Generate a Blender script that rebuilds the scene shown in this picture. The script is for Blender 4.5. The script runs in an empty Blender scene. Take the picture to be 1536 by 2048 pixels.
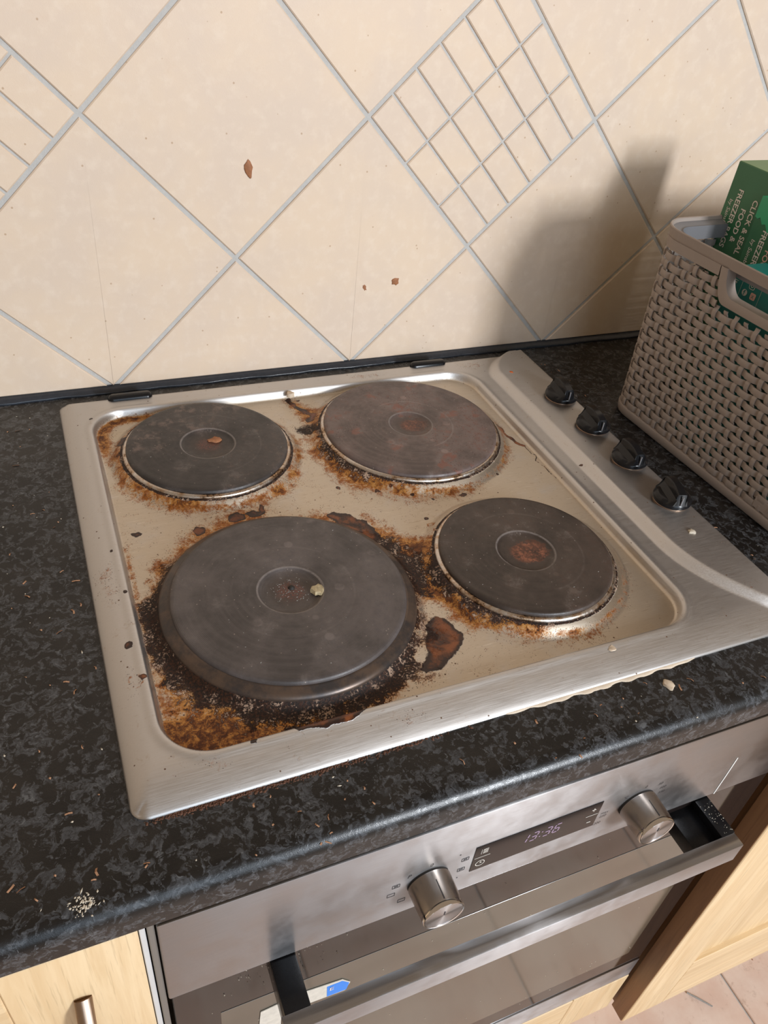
import bpy, bmesh, math, random
import numpy as np
from mathutils import Vector, Matrix, Quaternion

# ------------------------------------------------------------------ camera
SC = bpy.context.scene
COL = SC.collection
CAM = (-0.1290, -0.8403, 0.4840)
RV = np.array([2.2243, -0.3859, 0.3214])      # world -> camera rotation vector (x right, y down, z forward)
FPX = 1575.445
def rodr(w):
    t = np.linalg.norm(w); k = w / t
    K = np.array([[0, -k[2], k[1]], [k[2], 0, -k[0]], [-k[1], k[0], 0]])
    return np.eye(3) + np.sin(t) * K + (1 - np.cos(t)) * K @ K
RW = rodr(RV)
cd = bpy.data.cameras.new('camera')
cam = bpy.data.objects.new('camera', cd); COL.objects.link(cam)
cd.sensor_fit = 'VERTICAL'; cd.sensor_height = 24.0; cd.lens = FPX / 2048 * 24.0
cd.clip_start = 0.01; cd.clip_end = 50
m = Matrix([[RW[0][i], -RW[1][i], -RW[2][i]] for i in range(3)]).to_4x4()
m.translation = Vector(CAM)
cam.matrix_world = m
SC.camera = cam

# ------------------------------------------------------------------ world, lights, exposure
world = bpy.data.worlds.new('world'); SC.world = world; world.use_nodes = True
bg = world.node_tree.nodes['Background']
bg.inputs[0].default_value = (1.0, 0.77, 0.56, 1); bg.inputs[1].default_value = 0.33
def area(name, loc, target, sx, sy, power, color):
    l = bpy.data.lights.new(name, 'AREA'); l.shape = 'RECTANGLE'; l.size = sx; l.size_y = sy
    l.energy = power; l.color = color
    o = bpy.data.objects.new(name, l); COL.objects.link(o); o.location = loc
    o.rotation_euler = (Vector(target) - Vector(loc)).to_track_quat('-Z', 'Y').to_euler()
    return o
area('window_light', (1.15, -2.95, 0.85), (0.2, -0.2, 0.0), 0.32, 0.8, 66.0, (0.93, 0.96, 1.0))
area('glazed_door_light', (0.55, -2.70, 0.75), (0.2, -0.3, 0.0), 2.4, 1.5, 32.0, (0.62, 0.80, 1.0))
SC.view_settings.view_transform = 'Standard'; SC.view_settings.look = 'None'
SC.view_settings.gamma = 1; SC.view_settings.use_curve_mapping = False
SC.view_settings.exposure = 0.0
SC.cycles.use_denoising = True
SC.cycles.max_bounces = 8

# ------------------------------------------------------------------ helpers
R = random.Random(7)
def tag(o, label=None, cat=None, group=None, kind=None):
    if label: o['label'] = label
    if cat: o['category'] = cat
    if group: o['group'] = group
    if kind: o['kind'] = kind
    return o
def empty(name, loc=(0, 0, 0), rz=0.0):
    o = bpy.data.objects.new(name, None); COL.objects.link(o); o.location = loc
    o.rotation_euler = (0, 0, rz); o.empty_display_size = 0.02
    return o
def link(name, me, mat=None, parent=None, loc=(0, 0, 0), rot=(0, 0, 0), smooth=None):
    o = bpy.data.objects.new(name, me); COL.objects.link(o)
    if mat is not None and not me.materials: me.materials.append(mat)
    o.location = loc; o.rotation_euler = rot
    if parent is not None: o.parent = parent
    if smooth is not None:
        for p in me.polygons: p.use_smooth = True
        if smooth < 180:
            me.set_sharp_from_angle(angle=math.radians(smooth))
    return o
def from_np(name, V, F):
    me = bpy.data.meshes.new(name)
    me.from_pydata([tuple(map(float, v)) for v in V], [], [tuple(map(int, f)) for f in F]); me.update()
    return me
class MB:
    def __init__(s): s.bm = bmesh.new()
    def box(s, a, b, bev=0.0, seg=2, rot=None):
        a = Vector(a); b = Vector(b); c = (a + b) / 2; d = b - a
        mt = Matrix.Translation(c) @ (rot.to_4x4() if rot else Matrix.Identity(4)) @ Matrix.Diagonal((abs(d.x), abs(d.y), abs(d.z), 1))
        r = bmesh.ops.create_cube(s.bm, size=1.0, matrix=mt)
        if bev > 0:
            es = list({e for v in r['verts'] for e in v.link_edges})
            bmesh.ops.bevel(s.bm, geom=es, offset=bev, segments=seg, affect='EDGES', profile=0.5)
        return s
    def lathe(s, prof, n=96, mt=None):
        mt = mt or Matrix.Identity(4); rings = []
        for r, z in prof:
            if r < 1e-6: rings.append([s.bm.verts.new(mt @ Vector((0, 0, z)))])
            else: rings.append([s.bm.verts.new(mt @ Vector((r * math.cos(2 * math.pi * k / n), r * math.sin(2 * math.pi * k / n), z))) for k in range(n)])
        for A, B in zip(rings[:-1], rings[1:]):
            if len(A) == 1 and len(B) == 1: continue
            for k in range(n):
                k2 = (k + 1) % n
                if len(A) == 1: s.bm.faces.new((A[0], B[k2], B[k]))
                elif len(B) == 1: s.bm.faces.new((A[k], A[k2], B[0]))
                else: s.bm.faces.new((A[k], A[k2], B[k2], B[k]))
        return s
    def prism(s, pts, z0, z1, mt=None, bev=0.0):
        """pts: 2D polygon CCW in XY, extruded z0..z1, top edge chamfered by bev"""
        mt = mt or Matrix.Identity(4); bm = s.bm
        n = len(pts)
        lo = [bm.verts.new(mt @ Vector((x, y, z0))) for x, y in pts]
        if bev > 0:
            ip = inset(pts, bev)
            mid = [bm.verts.new(mt @ Vector((x, y, z1 - bev))) for x, y in pts]
            hi = [bm.verts.new(mt @ Vector((x, y, z1))) for x, y in ip]
            for k in range(n):
                j = (k + 1) % n
                bm.faces.new((lo[k], lo[j], mid[j], mid[k])); bm.faces.new((mid[k], mid[j], hi[j], hi[k]))
        else:
            hi = [bm.verts.new(mt @ Vector((x, y, z1))) for x, y in pts]
            for k in range(n):
                j = (k + 1) % n
                bm.faces.new((lo[k], lo[j], hi[j], hi[k]))
        bm.faces.new(hi); bm.faces.new(lo[::-1])
        return s
    def tube(s, pts, rad, n=8, cap=True):
        bm = s.bm; pts = [Vector(p) for p in pts]; rings = []
        up = Vector((0.123, 0.31, 0.94)).normalized()
        for i, p in enumerate(pts):
            t = (pts[min(i + 1, len(pts) - 1)] - pts[max(i - 1, 0)]).normalized()
            a = t.cross(up).normalized(); b = t.cross(a).normalized()
            r = rad[i] if isinstance(rad, (list, tuple)) else rad
            rings.append([bm.verts.new(p + a * r * math.cos(2 * math.pi * k / n) + b * r * math.sin(2 * math.pi * k / n)) for k in range(n)])
        for A, B in zip(rings[:-1], rings[1:]):
            for k in range(n):
                bm.faces.new((A[k], A[(k + 1) % n], B[(k + 1) % n], B[k]))
        if cap:
            bm.faces.new(rings[0][::-1]); bm.faces.new(rings[-1])
        return s
    def mesh(s, name):
        bmesh.ops.recalc_face_normals(s.bm, faces=s.bm.faces)
        me = bpy.data.meshes.new(name); s.bm.to_mesh(me); s.bm.free(); return me
    def build(s, name, mat, parent=None, loc=(0, 0, 0), rot=(0, 0, 0), smooth=30):
        return link(name, s.mesh(name), mat, parent, loc, rot, smooth)
def inset(pts, d):
    n = len(pts); out = []
    ar = sum(pts[i][0] * pts[(i + 1) % n][1] - pts[(i + 1) % n][0] * pts[i][1] for i in range(n))
    sg = 1 if ar > 0 else -1
    for i in range(n):
        p0 = Vector(pts[i - 1]); p1 = Vector(pts[i]); p2 = Vector(pts[(i + 1) % n])
        a = (p1 - p0).normalized(); b = (p2 - p1).normalized()
        na = Vector((-a.y, a.x)) * sg; nb = Vector((-b.y, b.x)) * sg
        k = na + nb; l = k.length
        if l < 1e-6: out.append((p1 + na * d)[:]); continue
        k /= l; out.append((p1 + k * d / max(0.3, k.dot(na)))[:])
    return out
def clip(pts, ax, val, keep_gt):
    out = []; n = len(pts)
    ins = lambda p: (p[ax] >= val) if keep_gt else (p[ax] <= val)
    for i in range(n):
        a = pts[i]; b = pts[(i + 1) % n]
        if ins(a): out.append(a)
        if ins(a) != ins(b):
            t = (val - a[ax]) / (b[ax] - a[ax]); out.append((a[0] + t * (b[0] - a[0]), a[1] + t * (b[1] - a[1])))
    return out
def rrect(x0, y0, x1, y1, r, n=6):
    out = []
    for cx, cy, a0 in ((x1 - r, y1 - r, 0), (x0 + r, y1 - r, 90), (x0 + r, y0 + r, 180), (x1 - r, y0 + r, 270)):
        for k in range(n + 1):
            a = math.radians(a0 + 90 * k / n); out.append((cx + r * math.cos(a), cy + r * math.sin(a)))
    return out
def text_mesh(body, size, name='lettering', shear=0.0, extrude=0.0, align='LEFT', spacing=1.0, bold=0.0):
    cu = bpy.data.curves.new('t', 'FONT'); cu.body = body; cu.size = size; cu.shear = shear
    cu.extrude = extrude; cu.align_x = align; cu.space_character = spacing; cu.offset = bold; cu.resolution_u = 3
    o = bpy.data.objects.new('t', cu); COL.objects.link(o)
    dg = bpy.context.evaluated_depsgraph_get(); dg.update()
    me = bpy.data.meshes.new_from_object(o.evaluated_get(dg)); me.name = name
    bpy.data.objects.remove(o); bpy.data.curves.remove(cu)
    me.materials.clear()
    return me

# ---- node materials
class Mat:
    def __init__(s, name, base=(0.5, 0.5, 0.5), rough=0.5, metal=0.0, spec=0.5, **kw):
        s.m = bpy.data.materials.new(name); s.m.use_nodes = True; s.t = s.m.node_tree
        s.b = s.t.nodes['Principled BSDF']
        s.set('Base Color', base); s.set('Roughness', rough); s.set('Metallic', metal); s.set('Specular IOR Level', spec)
        for k, v in kw.items(): s.set(k.replace('_', ' '), v)
    def set(s, sock, v):
        i = s.b.inputs[sock]
        if isinstance(v, (tuple, list)): i.default_value = (*v, 1) if len(v) == 3 and i.type == 'RGBA' else v
        elif isinstance(v, (int, float)): i.default_value = v
        else: s.t.links.new(v, i)
        return s
    def node(s, typ, **kw):
        n = s.t.nodes.new(typ)
        for k, v in kw.items(): setattr(n, k, v)
        return n
    def put(s, i, v):
        if isinstance(v, (tuple, list)):
            i.default_value = (*v, 1) if (len(v) == 3 and i.type == 'RGBA') else v
        elif isinstance(v, (int, float)): i.default_value = v
        elif v is not None: s.t.links.new(v, i)
    def coord(s, kind='Object'): return s.node('ShaderNodeTexCoord').outputs[kind]
    def mapping(s, vec, scale=(1, 1, 1), rot=(0, 0, 0), loc=(0, 0, 0)):
        n = s.node('ShaderNodeMapping'); s.put(n.inputs['Vector'], vec)
        n.inputs['Scale'].default_value = scale; n.inputs['Rotation'].default_value = rot; n.inputs['Location'].default_value = loc
        return n.outputs[0]
    def noise(s, vec, scale, detail=4, rough=0.55, dist=0.0, out=0):
        n = s.node('ShaderNodeTexNoise'); s.put(n.inputs['Vector'], vec); n.inputs['Scale'].default_value = scale
        n.inputs['Detail'].default_value = detail; n.inputs['Roughness'].default_value = rough; n.inputs['Distortion'].default_value = dist
        return n.outputs[out]
    def voro(s, vec, scale, feature='F1', out='Distance', rnd=1.0):
        n = s.node('ShaderNodeTexVoronoi', feature=feature); s.put(n.inputs['Vector'], vec); n.inputs['Scale'].default_value = scale
        n.inputs['Randomness'].default_value = rnd
        return n.outputs[out]
    def math(s, op, a, b=None, c=None, clamp=False):
        n = s.node('ShaderNodeMath', operation=op, use_clamp=clamp)
        s.put(n.inputs[0], a); s.put(n.inputs[1], b); s.put(n.inputs[2], c); return n.outputs[0]
    def step(s, v, lo, hi, a=0.0, b=1.0, smooth=True):
        n = s.node('ShaderNodeMapRange', interpolation_type='SMOOTHSTEP' if smooth else 'LINEAR'); s.put(n.inputs['Value'], v)
        n.inputs['From Min'].default_value = lo; n.inputs['From Max'].default_value = hi
        n.inputs['To Min'].default_value = a; n.inputs['To Max'].default_value = b
        return n.outputs[0]
    def mix(s, f, a, b, blend='MIX'):
        n = s.node('ShaderNodeMix', data_type='RGBA', blend_type=blend); s.put(n.inputs[0], f)
        for i, v in ((6, a), (7, b)): s.put(n.inputs[i], v)
        return n.outputs[2]
    def mixf(s, f, a, b):
        n = s.node('ShaderNodeMix', data_type='FLOAT'); s.put(n.inputs[0], f); s.put(n.inputs[2], a); s.put(n.inputs[3], b); return n.outputs[0]
    def sep(s, vec):
        n = s.node('ShaderNodeSeparateXYZ'); s.put(n.inputs[0], vec); return n.outputs
    def attr(s, name):
        n = s.node('ShaderNodeAttribute'); n.attribute_name = name; return n
    def bump(s, h, strength=0.3, dist=0.001, normal=None):
        n = s.node('ShaderNodeBump'); s.put(n.inputs['Height'], h); n.inputs['Strength'].default_value = strength
        n.inputs['Distance'].default_value = dist
        if normal is not None: s.put(n.inputs['Normal'], normal)
        return n.outputs[0]
    def tangent(s, axis='Z'):
        n = s.node('ShaderNodeTangent', direction_type='RADIAL', axis=axis); return n.outputs[0]

def mat_tile():
    M = Mat('tile_glaze', rough=0.42, spec=0.30); g = M.node('ShaderNodeNewGeometry').outputs['Position']
    n1 = M.noise(g, 9, 5, 0.6); n2 = M.noise(g, 70, 4, 0.6); n3 = M.noise(g, 900, 2, 0.6)
    c = M.mix(M.step(n1, 0.35, 0.65), (0.765, 0.60, 0.445), (0.72, 0.575, 0.45))
    c = M.mix(M.step(n2, 0.45, 0.75, 0, 0.45), c, (0.83, 0.69, 0.55))
    c = M.mix(M.step(M.noise(g, 26, 6, 0.7), 0.62, 0.72, 0, 0.22), c, (0.66, 0.47, 0.33))
    sp = M.voro(g, 60); c = M.mix(M.step(sp, 0.045, 0.075, 0.6, 0), c, (0.42, 0.25, 0.13))
    M.set('Base Color', c); M.set('Roughness', M.step(n2, 0.3, 0.7, 0.44, 0.55))
    M.set('Normal', M.bump(M.math('ADD', n3, M.math('MULTIPLY', n2, 2.0)), 0.12, 0.0006)); return M.m
def mat_grout():
    M = Mat('grout', rough=0.9); g = M.node('ShaderNodeNewGeometry').outputs['Position']
    n = M.noise(g, 120, 5, 0.7)
    M.set('Base Color', M.mix(n, (0.44, 0.43, 0.41), (0.62, 0.60, 0.56)))
    M.set('Normal', M.bump(M.noise(g, 700, 4, 0.7), 0.6, 0.001)); return M.m
def mat_worktop():
    M = Mat('speckled_laminate', rough=0.26, spec=0.42); g = M.node('ShaderNodeNewGeometry').outputs['Position']
    w = M.noise(g, 60, 3, 0.6, 0, out=1)
    n = M.node('ShaderNodeVectorMath', operation='MULTIPLY_ADD'); M.put(n.inputs[0], w); n.inputs[1].default_value = (0.022,) * 3; M.put(n.inputs[2], g)
    v = n.outputs[0]
    a = M.noise(v, 120, 2, 0.5, 0.9); b = M.noise(v, 210, 3, 0.65, 1.2); c = M.noise(g, 22, 3, 0.5); d = M.noise(g, 330, 2, 0.6)
    blob = M.step(M.math('ADD', a, M.math('MULTIPLY', M.math('SUBTRACT', d, 0.5), 0.10)), 0.515, 0.55)
    streak = M.step(M.math('ABSOLUTE', M.math('SUBTRACT', a, 0.50)), 0.0, 0.016, 1, 0)
    col = M.mix(M.step(c, 0.4, 0.62), (0.0060, 0.0053, 0.0050), (0.0130, 0.0110, 0.0095))
    col = M.mix(M.math('MULTIPLY', blob, M.step(b, 0.38, 0.60, 0.25, 1.0)), col, (0.058, 0.060, 0.064))
    col = M.mix(M.math('MULTIPLY', streak, M.step(b, 0.46, 0.60, 0, 0.9)), col, (0.095, 0.097, 0.100))
    col = M.mix(M.math('MULTIPLY', blob, M.step(b, 0.60, 0.68, 0, 0.7)), col, (0.125, 0.128, 0.130))
    M.set('Base Color', col)
    M.set('Roughness', M.mixf(blob, 0.30, 0.24))
    M.set('Normal', M.bump(M.math('ADD', b, M.math('MULTIPLY', M.noise(g, 1300, 2, 0.6), 0.8)), 0.14, 0.0008)); return M.m
def steel_nodes(M, vec, stretch, lo=0.25, hi=0.42, tint=(0.60, 0.57, 0.54)):
    s1 = M.noise(M.mapping(vec, stretch), 1.0, 3, 0.6)
    M.set('Base Color', M.mix(s1, tuple(x * 0.93 for x in tint), tuple(min(1, x * 1.07) for x in tint)))
    M.set('Roughness', M.step(s1, 0.3, 0.7, lo, hi))
    return s1
def mat_fascia():
    M = Mat('brushed_steel_front', metal=1.0, rough=0.34); v = M.coord()
    s1 = M.noise(M.mapping(v, (25, 900, 1600)), 1.0, 4, 0.65); s2 = M.noise(v, 30, 4, 0.6)
    c = M.mix(s1, (0.36, 0.345, 0.34), (0.50, 0.485, 0.48))
    c = M.mix(M.step(s2, 0.52, 0.8, 0, 0.4), c, (0.42, 0.38, 0.35))
    M.set('Base Color', c); M.set('Roughness', M.step(s2, 0.3, 0.7, 0.30, 0.40)); M.set('Anisotropic', 0.85)
    t = M.node('ShaderNodeCombineXYZ'); t.inputs[2].default_value = 1.0
    M.set('Tangent', t.outputs[0]); M.set('Normal', M.bump(s1, 0.05, 0.0004)); return M.m
def mat_simple(name, base, rough, metal=0.0, nscale=None, namp=0.2, bump=0.0, spec=0.5, **kw):
    M = Mat(name, base, rough, metal, spec, **kw)
    if nscale:
        n = M.noise(M.coord(), nscale, 4, 0.6)
        M.set('Base Color', M.mix(n, tuple(x * (1 - namp) for x in base), tuple(min(1, x * (1 + namp)) for x in base)))
        if bump: M.set('Normal', M.bump(n, bump, 0.0005))
    return M.m
def mat_wood(name, a, b, axis='Z', rough=0.42):
    M = Mat(name, rough=rough, spec=0.4); v = M.coord()
    sc = {'Z': (90, 90, 5), 'X': (5, 90, 90)}[axis]; sc2 = {'Z': (420, 420, 14), 'X': (14, 420, 420)}[axis]
    w = M.noise(M.mapping(v, tuple(x * 0.25 for x in sc)), 1.0, 3, 0.6, 0.6)
    n1 = M.noise(M.mapping(v, sc), 1.0, 4, 0.6, 0.8); n2 = M.noise(M.mapping(v, sc2), 1.0, 3, 0.7)
    c = M.mix(M.step(n1, 0.3, 0.7), a, b)
    c = M.mix(M.step(w, 0.35, 0.7, 0, 0.5), c, tuple(x * 0.82 for x in b))
    c = M.mix(M.step(n2, 0.56, 0.70, 0, 0.45), c, tuple(x * 0.66 for x in b))
    M.set('Base Color', c); M.set('Normal', M.bump(n2, 0.10, 0.0004)); return M.m
def mat_floor():
    M = Mat('floor_tile_glaze', rough=0.35); g = M.node('ShaderNodeNewGeometry').outputs['Position']
    n = M.noise(g, 8, 6, 0.65); n2 = M.noise(g, 45, 5, 0.7)
    c = M.mix(M.step(n, 0.35, 0.65), (0.66, 0.48, 0.39), (0.74, 0.60, 0.51))
    c = M.mix(M.step(n2, 0.58, 0.72, 0, 0.5), c, (0.40, 0.26, 0.19))
    M.set('Base Color', c); return M.m
def mat_iron(name, base, tint, tint_amt, dust=0.3, rings=True, blueish=0.0, crust=0.0):
    M = Mat(name, base, 0.42, 0.0, 0.5); v = M.coord(); x, y, z = M.sep(v)
    cv = M.node('ShaderNodeCombineXYZ'); M.put(cv.inputs[0], x); M.put(cv.inputs[1], y)
    ln = M.node('ShaderNodeVectorMath', operation='LENGTH'); M.put(ln.inputs[0], cv.outputs[0]); r = ln.outputs['Value']
    ang = M.math('ARCTAN2', y, x)
    pc = M.node('ShaderNodeCombineXYZ'); M.put(pc.inputs[0], M.math('MULTIPLY', r, 260.0)); M.put(pc.inputs[1], M.math('MULTIPLY', ang, 0.9))
    nr = M.noise(pc.outputs[0], 1.0, 4, 0.6); n1 = M.noise(v, 22, 5, 0.65); n2 = M.noise(v, 120, 5, 0.7); n3 = M.noise(v, 700, 3, 0.7)
    c = M.mix(M.step(n1, 0.35, 0.68), tuple(k * 0.65 for k in base), tuple(k * 1.45 for k in base))
    c = M.mix(M.step(nr, 0.35, 0.75, 0, 0.35), c, tuple(k * 1.55 for k in base))
    c = M.mix(M.step(M.math('ADD', n2, M.math('MULTIPLY', n1, 0.6)), 0.86, 1.02, 0, tint_amt), c, tint)
    c = M.mix(M.step(M.math('ADD', M.noise(v, 45, 6, 0.7), M.math('MULTIPLY', n3, 0.3)), 0.74, 0.84, 0, dust), c, (0.20, 0.175, 0.16))
    c = M.mix(M.step(M.voro(v, 130), 0.05, 0.085, 0.7, 0), c, (0.33, 0.27, 0.23))
    c = M.mix(M.math('MULTIPLY', M.step(M.voro(v, 26), 0.10, 0.13, 0.5, 0), M.step(n1, 0.45, 0.6)), c, tuple(k * 2.6 for k in base))
    if 'rear_right' in name:
        c = M.mix(M.math('MULTIPLY', M.step(M.voro(v, 330), 0.14, 0.24, 0.9, 0), M.step(M.noise(v, 30, 3), 0.45, 0.6)), c, (0.05, 0.02, 0.018))
        c = M.mix(M.step(M.noise(v, 40, 4, 0.6), 0.60, 0.68, 0, 0.7), c, (0.20, 0.075, 0.05))
    if 'rear_left' in name:
        c = M.mix(M.math('MULTIPLY', M.step(M.noise(v, 55, 5, 0.7), 0.50, 0.66), M.step(M.math('SUBTRACT', y, M.math('MULTIPLY', x, 0.6)), 0.015, 0.045, 0, 0.75)), c, (0.17, 0.12, 0.10))
    # centre recess: browner, baked-on residue, crusted where crust > 0
    dd = M.math('ADD', r, M.math('MULTIPLY', M.math('SUBTRACT', n2, 0.5), 0.014))
    c = M.mix(M.step(dd, 0.012, 0.026, 0.6, 0.0), c, tuple(k * 0.8 for k in (0.065, 0.042, 0.032)))
    c = M.mix(M.math('MULTIPLY', M.step(dd, 0.006, 0.015, 1, 0), M.step(n3, 0.42, 0.56, 0, 0.75)), c, (0.15, 0.045, 0.030))
    DR = 0.0245 if 'rear_right' in name else 0.0277
    c = M.mix(M.math('MULTIPLY', M.step(M.math('ABSOLUTE', M.math('SUBTRACT', r, DR)), 0.0003, 0.0013, 1, 0), M.step(n2, 0.3, 0.6, 0.25, 0.8)), c, (0.22, 0.19, 0.175))
    c = M.mix(M.math('MULTIPLY', M.step(M.math('ABSOLUTE', M.math('SUBTRACT', r, DR * 1.95)), 0.0004, 0.0014, 1, 0), M.step(n1, 0.45, 0.62, 0.0, 0.5 if 'rear_right' in name else 0.12)), c, (0.24, 0.20, 0.18))
    if crust > 0:
        ox = M.math('SUBTRACT', x, 0.004); oy = M.math('ADD', y, 0.001)
        r2 = M.math('SQRT', M.math('ADD', M.math('MULTIPLY', ox, ox), M.math('MULTIPLY', M.math('MULTIPLY', oy, oy), 1.6)))
        d2 = M.math('ADD', r2, M.math('MULTIPLY', M.math('SUBTRACT', n2, 0.5), 0.030))
        k = M.step(d2, 0.0165 if crust > 0.8 else 0.012, 0.0205 if crust > 0.8 else 0.018, min(1, crust * 1.3), 0.0)
        cw = M.node('ShaderNodeVectorMath', operation='MULTIPLY_ADD'); M.put(cw.inputs[0], M.noise(v, 150, 3, 0.6, 0, out=1)); cw.inputs[1].default_value = (0.006,) * 3; M.put(cw.inputs[2], v)
        ck = M.voro(cw.outputs[0], 190, feature='DISTANCE_TO_EDGE')
        cc = M.mix(M.step(n2, 0.42, 0.60), (0.085, 0.028, 0.014), (0.27, 0.098, 0.052))
        c = M.mix(k, c, M.mix(M.math('MULTIPLY', M.step(ck, 0.02, 0.10, 1, 0), M.step(n1, 0.40, 0.55, 0.3, 1)), cc, (0.030, 0.011, 0.007)))
    M.set('Base Color', c)
    M.set('Roughness', M.step(n2, 0.3, 0.7, 0.36, 0.52))
    h = M.math('ADD', M.math('MULTIPLY', n3, 0.6), M.math('MULTIPLY', n2, 0.8))
    if rings: h = M.math('ADD', h, M.math('MULTIPLY', M.math('SINE', M.math('MULTIPLY', r, 5200.0)), 0.16))
    M.set('Normal', M.bump(h, 0.28, 0.0006)); return M.m
def mat_ring():
    M = Mat('stained_ring_steel', metal=1.0, rough=0.25); v = M.coord(); g = M.node('ShaderNodeNewGeometry').outputs['Position']
    n = M.noise(g, 60, 5, 0.7); n2 = M.noise(g, 420, 4, 0.7)
    c = M.mix(M.step(n, 0.38, 0.62, 0, 0.8), (0.62, 0.58, 0.54), (0.42, 0.25, 0.12))
    c = M.mix(M.step(M.math('ADD', n, M.math('MULTIPLY', n2, 0.5)), 0.80, 0.92, 0, 0.9), c, (0.06, 0.035, 0.022))
    M.set('Base Color', c); M.set('Roughness', M.step(n2, 0.3, 0.7, 0.22, 0.45)); return M.m
def mat_ring_dark():
    M = Mat('burnt_ring_steel', metal=0.5, rough=0.34); g = M.node('ShaderNodeNewGeometry').outputs['Position']
    n = M.noise(g, 50, 5, 0.7)
    M.set('Base Color', M.mix(M.step(n, 0.35, 0.65), (0.055, 0.047, 0.045), (0.12, 0.082, 0.06))); return M.m
def mat_hob():
    M = Mat('grimy_brushed_steel', metal=1.0, rough=0.33); v = M.coord(); g = M.attr('grime')
    amb, char_shade, rus = M.sep(g.outputs['Color']); spk = g.outputs['Alpha']
    s1 = M.noise(M.mapping(v, (40, 1400, 1400)), 1.0, 4, 0.65)
    nL = M.noise(v, 28, 5, 0.62, 0.5); nM = M.noise(v, 130, 6, 0.68, 0.4); nH = M.noise(v, 520, 5, 0.72); nX = M.noise(v, 1500, 3, 0.7)
    steel = M.mix(s1, (0.50, 0.475, 0.45), (0.63, 0.60, 0.57))
    # greasy yellowish film in the well
    film = M.step(M.math('ADD', nL, M.math('MULTIPLY', spk, 0.5)), 0.55, 1.05, 0, 0.8)
    steel = M.mix(film, steel, (0.58, 0.49, 0.375))
    steel = M.mix(M.step(M.math('ADD', nM, M.math('MULTIPLY', nH, 0.4)), 0.80, 0.93, 0, 0.35), steel, (0.40, 0.30, 0.22))
    sk = M.noise(M.mapping(v, (60, 900, 200), (0, 0, 0.5)), 1.0, 3, 0.6, 0.8)
    steel = M.mix(M.math('MULTIPLY', M.step(sk, 0.60, 0.72, 0, 0.5), spk), steel, (0.36, 0.27, 0.19))
    steel = M.mix(M.math('MULTIPLY', M.step(sk, 0.30, 0.38, 0.4, 0), spk), steel, (0.78, 0.72, 0.64))
    nz = M.math('ADD', M.math('MULTIPLY', M.math('SUBTRACT', nM, 0.5), 1.1), M.math('MULTIPLY', M.math('SUBTRACT', nH, 0.5), 1.0))
    a = M.step(M.math('ADD', amb, nz), 0.34, 0.78)
    a2 = M.step(M.math('ADD', amb, nz), 0.75, 1.1)
    k = M.step(M.math('ADD', char_shade, nz), 0.36, 0.52)
    fleck = M.step(M.math('ADD', M.math('MULTIPLY', nH, 0.75), M.math('MULTIPLY', nM, 0.55)), 0.685, 0.735)
    rz = M.math('MULTIPLY', M.math('SUBTRACT', nM, 0.5), 0.5)
    rr = M.step(M.math('ADD', rus, rz), 0.46, 0.54)
    rin = M.step(M.math('ADD', rus, rz), 0.50, 1.0)
    # scattered specks
    vd = M.voro(v, 520); sp = M.math('MULTIPLY', M.step(vd, 0.16, 0.26, 1, 0), M.step(M.math('ADD', amb, M.math('SUBTRACT', nM, 0.5)), 0.16, 0.42))
    vd2 = M.voro(v, 75); sp2 = M.step(vd2, 0.045, 0.07, 1, 0)
    c = M.mix(a, steel, M.mix(M.step(nM, 0.38, 0.6), (0.50, 0.235, 0.058), (0.30, 0.098, 0.018)))
    c = M.mix(a2, c, M.mix(M.step(nM, 0.4, 0.6), (0.17, 0.055, 0.013), (0.075, 0.022, 0.007)))
    c = M.mix(sp, c, (0.06, 0.028, 0.014))
    c = M.mix(sp2, c, (0.12, 0.06, 0.03))
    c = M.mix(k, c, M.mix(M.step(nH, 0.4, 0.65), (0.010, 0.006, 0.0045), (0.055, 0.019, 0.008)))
    pt = M.step(M.noise(v, 62, 3, 0.6), 0.43, 0.56)
    fl = M.math('MULTIPLY', M.math('MULTIPLY', M.math('MULTIPLY', fleck, k), pt), M.step(char_shade, 0.45, 0.95, 1, 0.75))
    c = M.mix(fl, c, (0.47, 0.33, 0.24))
    rc = M.mix(M.step(M.math('ADD', M.math('MULTIPLY', rin, 0.25), M.math('ADD', M.math('MULTIPLY', M.noise(v, 55, 3, 0.55, 0.6), 1.5), M.math('MULTIPLY', M.math('SUBTRACT', nH, 0.5), 0.5))), 0.78, 1.22), (0.022, 0.007, 0.004), (0.21, 0.060, 0.016))
    c = M.mix(rr, c, rc)
    M.set('Base Color', c)
    dirt = M.math('MAXIMUM', M.math('MAXIMUM', M.math('MULTIPLY', a, 0.55), M.math('MULTIPLY', k, 0.95)), M.math('MAXIMUM', rr, M.math('MAXIMUM', sp, sp2)), clamp=True)
    M.set('Metallic', M.math('SUBTRACT', 1.0, dirt, clamp=True))
    ro = M.step(s1, 0.3, 0.7, 0.38, 0.46)
    ro = M.mixf(M.math('MULTIPLY', film, 0.6), ro, 0.42); ro = M.mixf(a, ro, 0.36); ro = M.mixf(k, ro, 0.46); ro = M.mixf(rr, ro, 0.28)
    M.set('Roughness', ro); M.set('Anisotropic', 0.65); M.set('Specular IOR Level', M.mixf(k, 0.5, 0.3))
    t = M.node('ShaderNodeCombineXYZ'); t.inputs[1].default_value = 1.0; M.set('Tangent', t.outputs[0])
    h = M.math('ADD', M.math('MULTIPLY', k, M.math('ADD', 0.6, nH)), M.math('ADD', M.math('MULTIPLY', rr, 0.9), M.math('MULTIPLY', a, 0.15)))
    M.set('Normal', M.bump(h, 0.55, 0.0009, M.bump(s1, 0.04, 0.0004))); return M.m

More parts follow.
